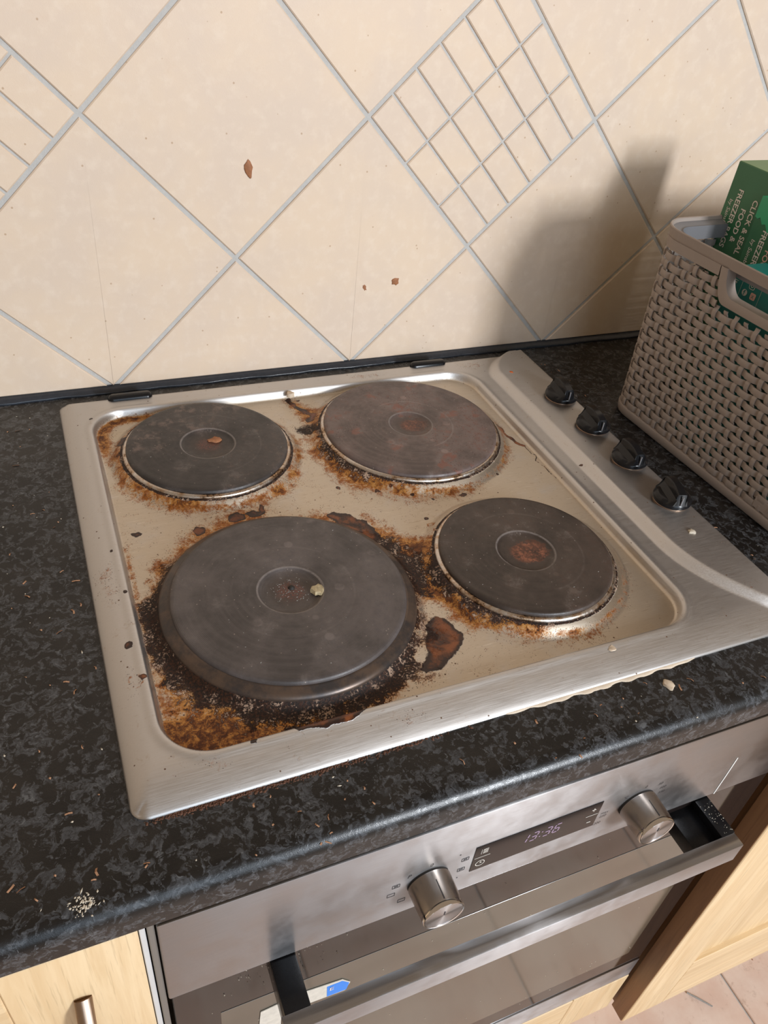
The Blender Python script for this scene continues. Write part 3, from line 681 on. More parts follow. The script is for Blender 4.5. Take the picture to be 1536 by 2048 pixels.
PTOP = 0.0170
def hotplate(key, mat, ringmat, label):
    cx, cy, rr = PL[key]; dr = 0.0275 if key != 'RR' else 0.0240
    mb = MB()
    top = PTOP
    mb.lathe([(0, top - 0.0024), (dr * 0.5, top - 0.0024), (dr - 0.0040, top - 0.0023), (dr - 0.0014, top - 0.0012), (dr - 0.0002, top), (dr + 0.0012, top + 0.0002), (rr * 0.6, top + 0.0001),
              (rr - 0.004, top), (rr - 0.0012, top - 0.0003), (rr, top - 0.0014), (rr + 0.0004, top - 0.0036), (rr, top - 0.0042), (rr - 0.0030, top - 0.0044), (rr - 0.0030, 0.0045)], 160)
    for f in mb.bm.faces: pass
    o = mb.build('hotplate', mat, hob, (cx - HC.x, cy - HC.y, 0), smooth=40); o['label'] = label
    rb = MB()
    if key == 'FL':
        pr = [(rr - 0.003, 0.0128), (rr + 0.0012, 0.0134), (rr + 0.0024, 0.0128), (rr + 0.0030, 0.0124), (rr + 0.0062, 0.0112), (rr + 0.0088, 0.0094), (rr + 0.0100, 0.0070), (rr + 0.0100, 0.0045)]
    else:
        pr = [(rr - 0.003, 0.0126), (rr + 0.0006, 0.0131), (rr + 0.0022, 0.0128), (rr + 0.0034, 0.0116), (rr + 0.0040, 0.0100), (rr + 0.0036, 0.0088), (rr + 0.0036, 0.0060)]
    rb.lathe(pr, 160)
    rb.build('trim_ring', ringmat, hob, (cx - HC.x, cy - HC.y, 0), smooth=50)
hotplate('RL', mat_iron('iron_rear_left', (0.038, 0.031, 0.028), (0.12, 0.085, 0.07), 0.5, 0.25, rings=False), MT['ring'], 'smaller dark plate with a shallow dish and rusty flake')
hotplate('RR', mat_iron('iron_rear_right', (0.112, 0.080, 0.070), (0.17, 0.075, 0.055), 0.6, 0.35, rings=False, crust=0.55), MT['ring'], 'larger reddish grey plate with scratched rings')
hotplate('FR', mat_iron('iron_front_right', (0.046, 0.032, 0.025), (0.09, 0.05, 0.035), 0.35, 0.25, rings=False, crust=1.0), MT['ring'], 'smaller brown plate with flaking rust crust in its middle')
hotplate('FL', mat_iron('iron_front_left', (0.076, 0.063, 0.059), (0.075, 0.066, 0.068), 0.4, 0.22), MT['ring_dark'], 'largest grey plate ringed with burnt-on grease')
# small bolt and debris on the plates
c = PL['FL']
MB().lathe([(0, 0.0022), (0.0016, 0.0018), (0.0028, 0.0004), (0.003, 0)], 12).build('plate_stud', MT['carcass'], hob, (c[0] + 0.002 - HC.x, c[1] + 0.004 - HC.y, PTOP - 0.0024))

def control_knob(y, rot):
    k = empty('control_knob', (0.4375 - HC.x, y - HC.y, PAN)); k.rotation_euler = (0, 0, rot); k.parent = hob
    mb = MB(); mb.lathe([(0, 0.0002), (0.0182, 0.0002), (0.0186, 0.0008), (0.0184, 0.0016)], 40); mb.build('knob_base', MT['bronze'], k, smooth=40)
    # skirt disc
    mb = MB(); mb.lathe([(0, 0.0018), (0.0190, 0.0018), (0.0200, 0.0032), (0.0198, 0.0062), (0.0178, 0.0088), (0.0150, 0.0100), (0, 0.0102)], 48)
    # ridge grip: arched bar along y with concave cheeks
    V = []; n = 17
    rows = []
    for i in range(n):
        t = -1 + 2 * i / (n - 1); yy = 0.0188 * t
        hh = 0.0225 - 0.0035 * t * t - (0.010 if abs(t) > 0.985 else 0)
        wt = 0.0046 + 0.0006 * abs(t); wb = 0.0085 + 0.0075 * math.sqrt(max(0, 1 - t * t))
        wb = min(wb, math.sqrt(max(0.0002 ** 2, 0.0192 ** 2 - yy * yy)) + 0.004)
        row = []
        for s in (-1, 1):
            col = [(s * wb, 0.0070), (s * (wb * 0.62 + wt * 0.38), 0.0095), (s * (wt * 1.05), 0.0140), (s * wt, hh - 0.0012), (s * (wt - 0.0012), hh)]
            row.append(col)
        pts = row[0] + row[1][::-1]
        rows.append([mb.bm.verts.new((x, yy, z)) for x, z in pts])
    for A, B in zip(rows[:-1], rows[1:]):
        for q in range(len(A) - 1): mb.bm.faces.new((A[q], A[q + 1], B[q + 1], B[q]))
    mb.bm.faces.new(rows[0]); mb.bm.faces.new(rows[-1][::-1])
    mb.build('knob_grip', MT['black'], k, smooth=38)
    mb = MB().box((-0.0007, -0.0200, 0.008), (0.0007, -0.0185, 0.0185), 0.0003, 1); mb.build('pointer_line', MT['ledge'], k)
    return k
for y, r in ((-0.1600, 0.0), (-0.2290, 0.0), (-0.2995, 0.0), (-0.3730, -0.15)): control_knob(y, math.radians(-8) + r)
for x0, x1 in ((-0.0795, -0.0315), (0.2905, 0.3395)):
    pts = rrect(x0 - HC.x, -0.0420 - HC.y, x1 - HC.x, -0.0295 - HC.y, 0.0060)
    MB().prism(pts, 0.0075, 0.0146, bev=0.0028).build('lid_hinge_cover', MT['black'], hob, smooth=60)
# grime and old sealant along the front edge of the hob
def crumb_cloud(name, pts, size, mat, parent=None, off=Vector((0, 0, 0)), seed=1, flat=0.6):
    rr = random.Random(seed); V = []; F = []
    for (x, y, z) in pts:
        s = size * rr.uniform(0.5, 1.5); n0 = len(V); a = rr.uniform(0, 6.28); el = rr.uniform(0.5, 1.6)
        for k in range(4):
            b = a + k * math.pi / 2; e = (el if k % 2 else 1 / el) * rr.uniform(0.7, 1.3)
            V.append((x + s * e * math.cos(b) - off.x, y + s * e * math.sin(b) - off.y, z + s * 0.15 * rr.random() - off.z))
        V.append((x - off.x, y - off.y, z + s * flat - off.z)); V.append((x - off.x, y - off.y, z - off.z))
        for k in range(4): F.append((n0 + k, n0 + (k + 1) % 4, n0 + 4)); F.append((n0 + (k + 1) % 4, n0 + k, n0 + 5))
    return link(name, from_np(name, V, F), mat, parent)
rg = random.Random(5)
tag(crumb_cloud('edge_grime', [(rg.triangular(-0.125, 0.12, -0.10), HY0 - abs(rg.gauss(0, 0.0016)), 0.0) for _ in range(700)], 0.0008, mat_simple('burnt_crust', (0.11, 0.045, 0.022), 0.8, nscale=500, namp=0.7), hob, HC, 2, 0.9), kind='stuff')
V = []; F = []
n = 60
for i in range(n + 1):
    x = 0.145 + 0.185 * i / n; w = 0.0022 + 0.0016 * math.sin(i * 0.7) * math.sin(i * 0.23) + 0.0006 * rg.random(); e = math.sin(math.pi * i / n) ** 0.4
    for (dy, z) in ((0.002, 0.0014), (-w * e * 0.5, 0.0016), (-w * e, 0.0)): V.append((x - HC.x, HY0 + dy - HC.y, z))
for i in range(n):
    for q in range(2): F.append((i * 3 + q, i * 3 + q + 1, i * 3 + q + 4, i * 3 + q + 3))
link('old_sealant', from_np('old_sealant', V, F), MT['cream'], hob, smooth=180)

# ------------------------------------------------------------------ debris on worktop, plates and wall
def flake(name, loc, size, mat, label, cat, group=None, rot=(0, 0, 0), seed=0, thick=0.25, asp=1.0):
    rr = random.Random(seed); mb = MB(); n = 11
    pts = [(size * asp * math.cos(2 * math.pi * k / n) * rr.uniform(0.55, 1.15), size / asp * math.sin(2 * math.pi * k / n) * rr.uniform(0.55, 1.15)) for k in range(n)]
    mb.prism(pts, 0, size * thick, bev=size * 0.1)
    for v in mb.bm.verts: v.co.z += rr.uniform(0, size * 0.14) if v.co.z > 0 else 0
    o = mb.build(name, mat, None, loc, rot, smooth=50)
    return tag(o, label, cat, group or ('food splashes on the wall tiles' if name == 'food_splash' else 'food scraps on the hob and worktop'))
zw = 0.0
flake('food_flake', (0.0145, -0.1460 - 0.004, PTOP - 0.0022), 0.0062, MT['flake'], 'orange-brown flake lying in the dish of the rear left hotplate', 'food scrap', seed=3, asp=1.25)
flake('food_flake', (0.2890, -0.5640, zw), 0.0058, MT['cream'], 'pale flake on the worktop strip in front of the hob', 'food scrap', seed=4)
flake('food_flake', (0.0440, -0.3950, PTOP - 0.001), 0.0058, mat_simple('porous_crumb', (0.42, 0.33, 0.19), 0.7, nscale=420, namp=0.8, bump=0.9), 'pale knobbly crumb on the edge of the front left dish', 'food scrap', seed=5, thick=0.6)
flake('food_flake', (0.1210, -0.0680, 0.0068), 0.0050, MT['cream'], 'tan drop of food on the back rim between the rear hotplates', 'food scrap', seed=6, thick=0.9)
flake('food_flake', (0.4085, -0.0880, PAN - 0.0008), 0.0032, mat_simple('orange_sauce', (0.62, 0.13, 0.02), 0.3), 'orange sauce spot at the back end of the control panel', 'food scrap', seed=8)
flake('food_flake', (0.4250, -0.4215, PAN), 0.0042, MT['crumb_white'], 'white speck on the control panel in front of the knobs', 'food scrap', seed=9)
flake('food_flake', (0.2585, -0.5227, RIM + 0.0002), 0.0038, MT['cream'], 'tan flake on the front rim of the hob', 'food scrap', seed=10, thick=0.1)
RX = (math.radians(90), 0, 0)
flake('food_splash', (0.0910, 0.0001, 0.2421), 0.0072, MT['flake'], 'largest brown food splash on the wall tile above the rear left hotplate', 'food splash', rot=(math.radians(90), math.radians(80), 0), seed=12, thick=0.12, asp=1.6)
flake('food_splash', (0.2725, 0.0001, 0.1097), 0.0058, MT['flake'], 'brown splash on the wall tile, the right one of the low pair', 'food splash', rot=RX, seed=13, thick=0.12)
flake('food_splash', (0.2329, 0.0001, 0.1040), 0.0036, MT['flake'], 'tiny brown splash on the wall tile, the left one of the low pair', 'food splash', rot=(math.radians(90), math.radians(70), 0), seed=14, thick=0.12, asp=1.5)
def wt_points(n, seed, xr=(-0.42, 0.95)):
    rr = random.Random(seed); out = []
    while len(out) < n:
        x = rr.uniform(*xr); y = rr.uniform(-0.597, -0.01)
        if HX0 - 0.004 < x < HX1 + 0.004 and HY0 - 0.006 < y: continue
        if x > 0.50 and y > -0.47: continue
        z = 0.0
        if y < -0.5865: u = -0.5865 - y; z = -0.0135 + math.sqrt(max(0, 0.0135 ** 2 - u * u))
        out.append((x, y, z))
    return out
# shavings: thin curled slivers nobody could count
rr = random.Random(21); V = []; F = []
for (x, y, z) in wt_points(300, 22):
    L = 0.0007 + 0.0026 * rr.random() ** 2; w = rr.uniform(0.0003, 0.0007); a = rr.uniform(0, 6.28); n0 = len(V)
    for t, h in ((-1, 0), (0, 0.0006), (1, 0.0002)):
        bx = x + L * t * math.cos(a) + 0.3 * L * (t * t) * math.sin(a); by = y + L * t * math.sin(a)
        V += [(bx - w * math.sin(a), by + w * math.cos(a), z + h), (bx + w * math.sin(a), by - w * math.cos(a), z + h + 0.0003)]
    F += [(n0, n0 + 1, n0 + 3, n0 + 2), (n0 + 2, n0 + 3, n0 + 5, n0 + 4)]
tag(link('wood_shavings', from_np('wood_shavings', V, F), MT['crumb']), 'tiny brown shavings and crumbs scattered over the black worktop', 'crumbs', kind='stuff')
pts = [(-0.164 + rr.gauss(0, 0.004), -0.5885 + rr.gauss(0, 0.003), 0.0) for _ in range(70)] + wt_points(90, 33)
tag(crumb_cloud('pale_crumbs', pts, 0.0007, MT['crumb_white'], None, seed=3), 'pale dusty crumbs on the worktop near its front left edge', 'crumbs', kind='stuff')
pts = []
for key, n in (('RL', 16), ('RR', 10), ('FR', 26), ('FL', 30)):
    cx, cy, r0 = PL[key]
    for _ in range(n):
        a = rr.uniform(0, 6.28); q = r0 * 0.93 * math.sqrt(rr.random())
        if q > 0.03: pts.append((cx + q * math.cos(a), cy + q * math.sin(a), PTOP))
cx, cy, r0 = PL['FL']
for _ in range(110):
    a = rr.uniform(0, 6.28); q = abs(rr.gauss(0.012, 0.006))
    if q < 0.020: pts.append((cx + q * math.cos(a), cy + q * math.sin(a), PTOP - 0.0024))
tag(crumb_cloud('plate_dust', pts, 0.00045, MT['grey'], None, seed=4), 'pale grains of dust and salt on the four hotplates', 'crumbs', kind='stuff')

# ------------------------------------------------------------------ oven
OX0, OX1 = -0.1280, 0.4600; OY = -0.5962
oven = empty('built_in_oven', ((OX0 + OX1) / 2, OY, -0.64)); tag(oven, 'stainless steel built-in oven with dark glass door under the worktop', 'oven')
OC = Vector(oven.location)
def ob(mb, name, mat, parent=None, smooth=30):
    p = parent or oven; org = OC if p is oven else OC + Vector(p.location)
    for v in mb.bm.verts: v.co -= org
    return mb.build(name, mat, p, smooth=smooth)
ob(MB().box((OX0 + 0.012, OY + 0.024, -0.638), (OX1 - 0.012, -0.06, -0.046)), 'oven_body', MT['carcass'])
fz0, fz1 = -0.1575, -0.0415
fas = ob(MB().box((OX0, OY, fz0), (OX1, OY + 0.020, fz1), 0.0016, 2), 'control_fascia', MT['fascia'])
ob(MB().box((OX0 + 0.002, OY + 0.0018, -0.5850), (OX1 - 0.006, OY + 0.022, -0.1600), 0.0008, 1), 'door_glass', MT['glass'])
ob(MB().box((OX0 + 0.036, OY + 0.0014, -0.5440), (0.4210, OY + 0.0040, -0.2215), 0.0001, 1), 'door_window', MT['window'])
ob(MB().box((OX0 + 0.002, OY + 0.0002, -0.6360), (OX1 - 0.006, OY + 0.022, -0.5855), 0.0012, 2), 'bottom_strip', MT['fascia'])
# handle
hd = ob(MB().box((-0.0560, -0.6470, -0.1850), (0.3735, -0.6340, -0.1583), 0.0013, 2), 'door_handle', MT['bar'])
hl = OC
def sub(mb, name, mat, parent, smooth=30):
    for v in mb.bm.verts: v.co -= OC
    return mb.build(name, mat, parent, smooth=smooth)
for x0, x1 in ((-0.0530, -0.0330), (0.3590, 0.3745)):
    sub(MB().box((x0, -0.6342, -0.1850), (x1, OY + 0.0020, -0.1586), 0.0008, 2), 'handle_bracket', MT['black'], hd)
sub(MB().box((0.3320, -0.6342, -0.1850), (0.3592, OY + 0.0020, -0.1680), 0.0008, 2), 'handle_bracket', MT['black'], hd)
# display
dpts = [(0.1118, -0.1283), (0.2318, -0.1268), (0.2318, -0.0895), (0.1118, -0.0913)]
mt = Matrix.Translation((0, OY, 0)) @ Matrix.Rotation(math.radians(90), 4, 'X')
disp = ob(MB().prism(dpts, -0.001, 0.0005, mt), 'display', MT['display'], smooth=None)
def strokes(segs, w, y):
    mb = MB()
    for (x0, z0, x1, z1) in segs:
        a = Vector((x0, 0, z0)); b = Vector((x1, 0, z1)); d = (b - a); L = d.length; d.normalize(); n = Vector((-d.z, 0, d.x)) * w / 2
        q = [a + n, b + n, b - n, a - n]
        lo = [mb.bm.verts.new((p.x, y, p.z)) for p in q]; hi = [mb.bm.verts.new((p.x, y - 0.0002, p.z)) for p in q]
        mb.bm.faces.new(hi)
        for k in range(4): mb.bm.faces.new((lo[k], lo[(k + 1) % 4], hi[(k + 1) % 4], hi[k]))
    return mb
SEG = dict(a=(0, 2, 1, 2), b=(1, 2, 1, 1), c=(1, 1, 1, 0), d=(0, 0, 1, 0), e=(0, 1, 0, 0), f=(0, 2, 0, 1), g=(0, 1, 1, 1))
DIG = {'1': 'bc', '3': 'abcdg', '6': 'acdefg'}
segs = []; x = 0.1545; z0 = -0.1120; sw, sh = 0.0056, 0.0058
for ch in '13:36':
    if ch == ':':
        for dz in (0.35, 1.4): segs.append((x - 0.0004 + dz * 0.0014, z0 + dz * sh, x + 0.0008 + dz * 0.0014, z0 + dz * sh))
        x += 0.0036; continue
    for s in DIG[ch]:
        a, b, c, d = SEG[s]; f = 0.14
        if b == d: a2, c2, b2, d2 = a + f, c - f, b, d
        else: a2, c2, b2, d2 = a, c, b - f, d + f
        segs.append((x + a2 * sw + b2 * 0.0012, z0 + b2 * sh, x + c2 * sw + d2 * 0.0012, z0 + d2 * sh))
    x += 0.0092
ydp = OY - 0.0006
sub(strokes(segs, 0.0011, ydp), 'clock_digits', MT['digits'], disp, None)
def icon(segs, w=0.0006, name='display_icon'): sub(strokes(segs, w, ydp), name, MT['whiteprint'], disp, None)
li = []
for k in range(4): zz = -0.0975 - 0.0018 * k; li += [(0.1192, zz, 0.1238, zz), (0.1174, zz, 0.1182, zz)]
icon(li, name='menu_icon')
icon([(0.1128, -0.1085, 0.1270, -0.1085)], 0.0004, 'divider_line'); icon([(0.2185, -0.1068, 0.2305, -0.1068)], 0.0004, 'divider_line')
icon([(0.2225, -0.0985, 0.2265, -0.0985), (0.2245, -0.0963, 0.2245, -0.1007)], 0.0008, 'plus_icon'); icon([(0.2222, -0.1172, 0.2262, -0.1172)], 0.0008, 'minus_icon')
ic = []
for k in range(18):
    a = 2 * math.pi * k / 18; b = 2 * math.pi * (k + 1) / 18
    ic.append((0.1195 + 0.0040 * math.cos(a), -0.1182 + 0.0040 * math.sin(a), 0.1195 + 0.0040 * math.cos(b), -0.1182 + 0.0040 * math.sin(b)))
ic += [(0.1195, -0.1182, 0.1195, -0.1158), (0.1195, -0.1182, 0.1213, -0.1176)]
icon(ic, name='clock_icon')
# knobs of the oven
KN = [(0.0735, -0.1165), (0.2745, -0.1150)]
for kx, kz in KN:
    k = empty('oven_knob', (kx - OC.x, 0, kz - OC.z)); k.parent = oven
    mt = Matrix.Rotation(math.radians(90), 4, 'X')
    MB().lathe([(0, 0.0), (0.0176, 0.0), (0.0176, 0.002)], 48, mt).build('knob_shadow_gap', MT['carcass'], k)
    MB().lathe([(0.0100, 0.0018), (0.0178, 0.0018), (0.0180, 0.0024), (0.0174, 0.0225), (0.0172, 0.0250)], 64, mt).build('knob_barrel', MT['knob'], k, smooth=40)
    MB().lathe([(0.0172, 0.0250), (0.0173, 0.0285), (0.0168, 0.0292), (0.0158, 0.0290)], 64, mt).build('knob_rim', MT['chrome'], k, smooth=40)
    MB().lathe([(0.0160, 0.0290), (0.0157, 0.0286), (0.0, 0.0286)], 64, mt).build('knob_face', MT['knobface'], k, smooth=20)
    mb = MB().box((-0.0005, -0.0290, 0.0010), (0.0005, -0.0284, 0.0060)); mb.build('knob_pointer', MT['darkprint'], k)
    MB().box((-0.0004, -0.0240, 0.0168), (0.0004, -0.0060, 0.0178)).build('index_line', MT['darkprint'], k)
# printed marks on the fascia
def put_text(body, x, z, size, shear=0.2, rot=0):
    me = text_mesh(body, size, 'printed_symbol', shear=shear); me.transform(Matrix.Translation((x - OC.x, -0.00025, z - OC.z)) @ Matrix.Rotation(math.radians(90), 4, 'X') @ Matrix.Rotation(rot, 4, 'Z'))
    link('printed_symbol', me, MT['darkprint'], oven)
for t, dx, dz, s in (('P', -0.0200, 0.0155, 0.0062), ('0', -0.0020, 0.0215, 0.0060)): put_text(t, KN[0][0] + dx, KN[0][1] + dz, s)
for t, dx, dz in (('\u00b0C', -0.0200, 0.0150), ('0', 0.001, 0.0215), ('50', 0.0165, 0.0180), ('100', 0.0205, 0.0100), ('150', 0.0220, 0.0020), ('max', -0.0390, 0.0020), ('250', -0.0390, -0.0035), ('200', -0.0420, -0.0130)):
    put_text(t, KN[1][0] + dx, KN[1][1] + dz, 0.0048)
def bx(x, z, w, h): return [(x, z, x + w, z), (x + w, z, x + w, z + h), (x + w, z + h, x, z + h), (x, z + h, x, z)]
for dx, dz, v in ((-0.0315, 0.0070, 1), (-0.0345, -0.0050, 0), (-0.0240, -0.0200, 0), (0.0275, 0.0105, 1), (0.0262, -0.0045, 1)):
    x, z = KN[0][0] + dx, KN[0][1] + dz; ic = bx(x, z, 0.0062, 0.0042)
    if v: ic += [(x + 0.0015, z + 0.001, x + 0.0047, z + 0.0032), (x + 0.0015, z + 0.0032, x + 0.0047, z + 0.001)]
    sub(strokes(ic, 0.00035, OY - 0.0001), 'printed_symbol', MT['darkprint'], oven, None)
for dx, dz in ((0.024, 0.0225), (0.0272, -0.0150), (0.021, -0.0210)): x, z = KN[0][0] + dx, KN[0][1] + dz; sub(strokes([(x, z, x + 0.0012, z + 0.0004)], 0.0008, OY - 0.0001), 'printed_dot', MT['darkprint'], oven, None)
# deep scratch on the fascia, sticker left on the glass
sub(strokes([(0.3829, -0.0998, 0.3822, -0.130), (0.3822, -0.130, 0.3810, -0.1570)], 0.0014, OY - 0.0001), 'scratch', mat_simple('bare_scratch', (0.75, 0.74, 0.70), 0.4), oven, None)
mtg = Matrix.Translation((0, OY + 0.0008, 0)) @ Matrix.Rotation(math.radians(90), 4, 'X')
stk = ob(MB().prism([(-0.0620, -0.3000), (-0.0400, -0.2960), (-0.0265, -0.2720), (0.0160, -0.2760), (0.0200, -0.2620), (0.0120, -0.2500), (-0.0250, -0.2440), (-0.0600, -0.2500)], -0.0002, 0.0004, mtg), 'sticker', MT['sticker'], smooth=None)
sub(MB().prism([(-0.0010, -0.2735), (0.0170, -0.2745), (0.0190, -0.2620), (0.0120, -0.2525), (-0.0020, -0.2520)], 0.0003, 0.0006, mtg), 'blue_print', MT['blue'], stk, None)
tm = text_mesh('E', 0.009); tm.transform(Matrix.Translation((0.0002 - OC.x, OY - 0.0002 - OC.y, -0.2620 - OC.z)) @ Matrix.Rotation(math.radians(90), 4, 'X'))
link('sticker_letter', tm, MT['whiteprint'], stk)

rs2 = random.Random(77); pts = []
for _ in range(170):
    if rs2.random() < 0.55: pts.append((rs2.gauss(-0.035, 0.020), OY + 0.0010, rs2.uniform(-0.200, -0.125)))
    else: pts.append((rs2.uniform(-0.12, 0.44), OY + 0.0010, rs2.uniform(-0.56, -0.12)))
pts += [(rs2.uniform(0.3600, 0.3740), rs2.uniform(-0.632, -0.600), -0.1586) for _ in range(40)]
tag(crumb_cloud('dust_specks', pts, 0.00042, MT['crumb_white'], oven, OC, 8), kind='stuff')

# ------------------------------------------------------------------ cabinets
def shaker(name, x0, x1, z0, z1, y, stile, rail, label, parts_seed=0, edge=None, joint_left=True):
    t = empty(name, ((x0 + x1) / 2, y + 0.02, z0)); tag(t, label, 'cabinet', 'oak base cabinets either side of the oven'); c = Vector(t.location)
    def p(mb, n, mat):
        for v in mb.bm.verts: v.co -= c
        return mb.build(n, mat, t)
    d = empty('door', (0, 0, 0)); d.parent = t
    def pd(mb, n, mat):
        for v in mb.bm.verts: v.co -= c
        return mb.build(n, mat, d)
    pd(MB().box((x0, y, z0), (x0 + stile, y + 0.020, z1), 0.0010, 1), 'stile', MT['wood'])
    pd(MB().box((x1 - stile, y, z0), (x1, y + 0.020, z1), 0.0010, 1), 'stile', MT['wood'])
    for a, b in ((z0, z0 + rail), (z1 - rail, z1)):
        pd(MB().box((x0 + stile + 0.0003, y, a), (x1 - stile - 0.0003, y + 0.020, b), 0.0010, 1), 'rail', MT['wood_h'])
    pd(MB().box((x0 + stile - 0.002, y + 0.007, z0 + rail - 0.002), (x1 - stile + 0.002, y + 0.015, z1 - rail + 0.002)), 'door_panel', MT['wood'])
    return t, d, c, p, pd
# right cabinet: its door stands a little proud of the oven
rc, rd, c, p, pd = shaker('base_cabinet', 0.4650, 0.9650, -0.7510, -0.0400, -0.6200, 0.0720, 0.1350, 'pale oak framed base cabinet to the right of the oven')
pd(MB().box((0.4640, -0.6185, -0.7500), (0.4652, -0.5960, -0.0410)), 'door_edge', MT['wood_dark'])['label'] = 'brown door edge'
p(MB().box((0.4700, -0.5960, -0.7500), (0.9650, -0.06, -0.0330)), 'cabinet_body', MT['wood_dark'])
# left cabinet
lc, ld, c, p, pd = shaker('base_cabinet', -0.6400, -0.1392, -0.7510, -0.0345, -0.5975, 0.0820, 0.0900, 'pale oak base cabinet to the left of the oven')
p(MB().box((-0.6400, -0.5765, -0.7500), (-0.1450, -0.06, -0.0330)), 'cabinet_body', MT['wood_dark'])
hp = []
for k in range(13):
    t = k / 12; a = math.pi * t
    hp.append((-0.1795, -0.5975 - 0.024 * math.sin(a) ** 0.5, -0.1000 - 0.128 * t))
mb = MB().tube(hp, [0.0058] * 13, 12); pd(mb, 'door_handle', MT['bronze'])
# edging strips between the left cabinet and the oven
et = empty('filler_strip', (-0.1335, -0.59, -0.64)); tag(et, 'narrow white and grey edging strips between left cabinet and oven', 'trim'); c = Vector(et.location)
def pe(mb, n, mat):
    for v in mb.bm.verts: v.co -= c
    return mb.build(n, mat, et)
pe(MB().box((-0.1386, -0.5945, -0.745), (-0.1348, -0.57, -0.035), 0.0005, 1), 'white_strip', MT['trimwhite'])
pe(MB().box((-0.1338, -0.5950, -0.745), (-0.1292, -0.57, -0.035), 0.0008, 1), 'grey_strip', MT['trimgrey'])
# panel under the oven, plinth
fp = empty('under_oven_panel', (0.166, -0.585, -0.756)); tag(fp, 'pale oak filler panel under the oven in two boards', 'panel'); c = Vector(fp.location)
for x0, x1 in ((-0.128, 0.3645), (0.3655, 0.4560)):
    mb = MB().box((x0, -0.5960, -0.7480), (x1, -0.5780, -0.6400), 0.0008, 1)
    for v in mb.bm.verts: v.co -= c
    mb.build('panel_board', MT['wood_h'] if x0 < 0 else MT['wood'], fp)
tag(MB().box((-0.9, -0.545, -0.9002), (1.8, -0.53, -0.7505)).build('plinth', MT['wood_h']), 'oak kickboard recessed under the base cabinets', 'plinth')
# stick lying on the floor
a = Vector((0.6664, -0.5958 - 0.001, -0.8975)); b = Vector((0.6935, -0.6290, -0.8975))
tag(MB().tube([a, (a + b) / 2 + Vector((0.0004, 0, 0)), b], [0.0013, 0.0016, 0.0012], 6).build('twig', MT['grey']), 'thin stick lying on the floor tiles in front of the right cabinet', 'stick')
tag(crumb_cloud('floor_crumbs', [(R.uniform(0.45, 1.0), R.uniform(-0.95, -0.56), -0.90) for _ in range(90)], 0.0012, MT['crumb'], None, seed=9), 'brown crumbs scattered on the floor tiles', 'crumbs', kind='stuff')

# ------------------------------------------------------------------ basket
BR = math.radians(3.0)
BL, BW, BH = 0.295, 0.370, 0.2300                       # along local y, local x, height
bas = empty('storage_basket', (0.5203 + BW / 2, -0.3020, 0.0), BR)
tag(bas, 'taupe woven-look plastic basket on the worktop beside the hob', 'basket')
def perim(flare, step_total):
    """points around the rounded rectangle at unit spacing; returns function s->(x,y,nx,ny), and length"""
    hx, hy, r = BW / 2 + flare, BL / 2 + flare, 0.030
    segs = []
    sx, sy = 2 * (hx - r), 2 * (hy - r); arc = math.pi / 2 * r
    Ltot = 2 * sx + 2 * sy + 4 * arc
    def f(s):
        s = s % Ltot
        # start: middle of the -x side (facing the hob), going towards +y
        parts = [('l', (-hx, 0), (0, 1), sy / 2), ('a', (-hx + r, hy - r), 180, arc), ('l', (-hx + r, hy), (1, 0), sx), ('a', (hx - r, hy - r), 90, arc),
                 ('l', (hx, hy - r), (0, -1), sy), ('a', (hx - r, -hy + r), 0, arc), ('l', (hx - r, -hy), (-1, 0), sx), ('a', (-hx + r, -hy + r), -90, arc), ('l', (-hx, -hy + r), (0, 1), sy / 2)]
        for pt in parts:
            if s <= pt[3] + 1e-12:
                if pt[0] == 'l':
                    (x, y), (dx, dy) = pt[1], pt[2]; return x + dx * s, y + dy * s, -dy, dx
                a = math.radians(pt[2]) - s / r; cx, cy = pt[1]
                return cx + r * math.cos(a), cy + r * math.sin(a), math.cos(a), math.sin(a)
            s -= pt[3]
        return -hx, 0, -1, 0
    return f, Ltot
f0, L0 = perim(0.0, 0)
NR = 2 * int(round(L0 / 0.014 / 2)); PITCH = L0 / NR      # ribs
def at(u, z, off):
    """u in perimeter length at base, z height, off outward"""
    x, y, nx, ny = f0(u); fl = 0.0055 * z / BH
    return (x + nx * (off + fl), y + ny * (off + fl), z)
def opening(u, z, grow=0.0):
    u = (u + L0 / 2) % L0 - L0 / 2
    uc = 0.0
    if z < 0.193 - grow or z > 0.2185 + grow: return False
    hw = 0.0425 - 0.0085 * (0.2185 - z) / 0.0255 * 1.0 + grow
    return abs(u - uc) < hw
ROWS = 20; Z0 = 0.0170; DZ = 0.00965
def strand(j):
    z = Z0 + j * DZ; hh = 0.0036; V = []; F = []; prev = None
    n = NR * 10
    for k in range(n + 1):
        u = k * L0 / n; ph = u / PITCH + j
        off = 0.0011 * math.cos(math.pi * ph)
        off = 0.0011 * max(-1, min(1, 2.6 * math.cos(math.pi * ph)))
        cur = None
        if not opening(u, z, 0.0125):
            n0 = len(V)
            for dz, do in ((-hh, -0.0009), (-hh, 0.0002), (-hh * 0.86, 0.0005), (hh * 0.86, 0.0005), (hh, 0.0002), (hh, -0.0009)):
                V.append(at(u, z + dz, off + do))
            cur = n0
        if prev is not None and cur is not None:
            for q in range(6): F.append((prev + q, prev + (q + 1) % 6, cur + (q + 1) % 6, cur + q))
        prev = cur
    return from_np('strand', V, F)
for j in range(ROWS): link('woven_strand', strand(j), MT['basket'], bas, smooth=38)
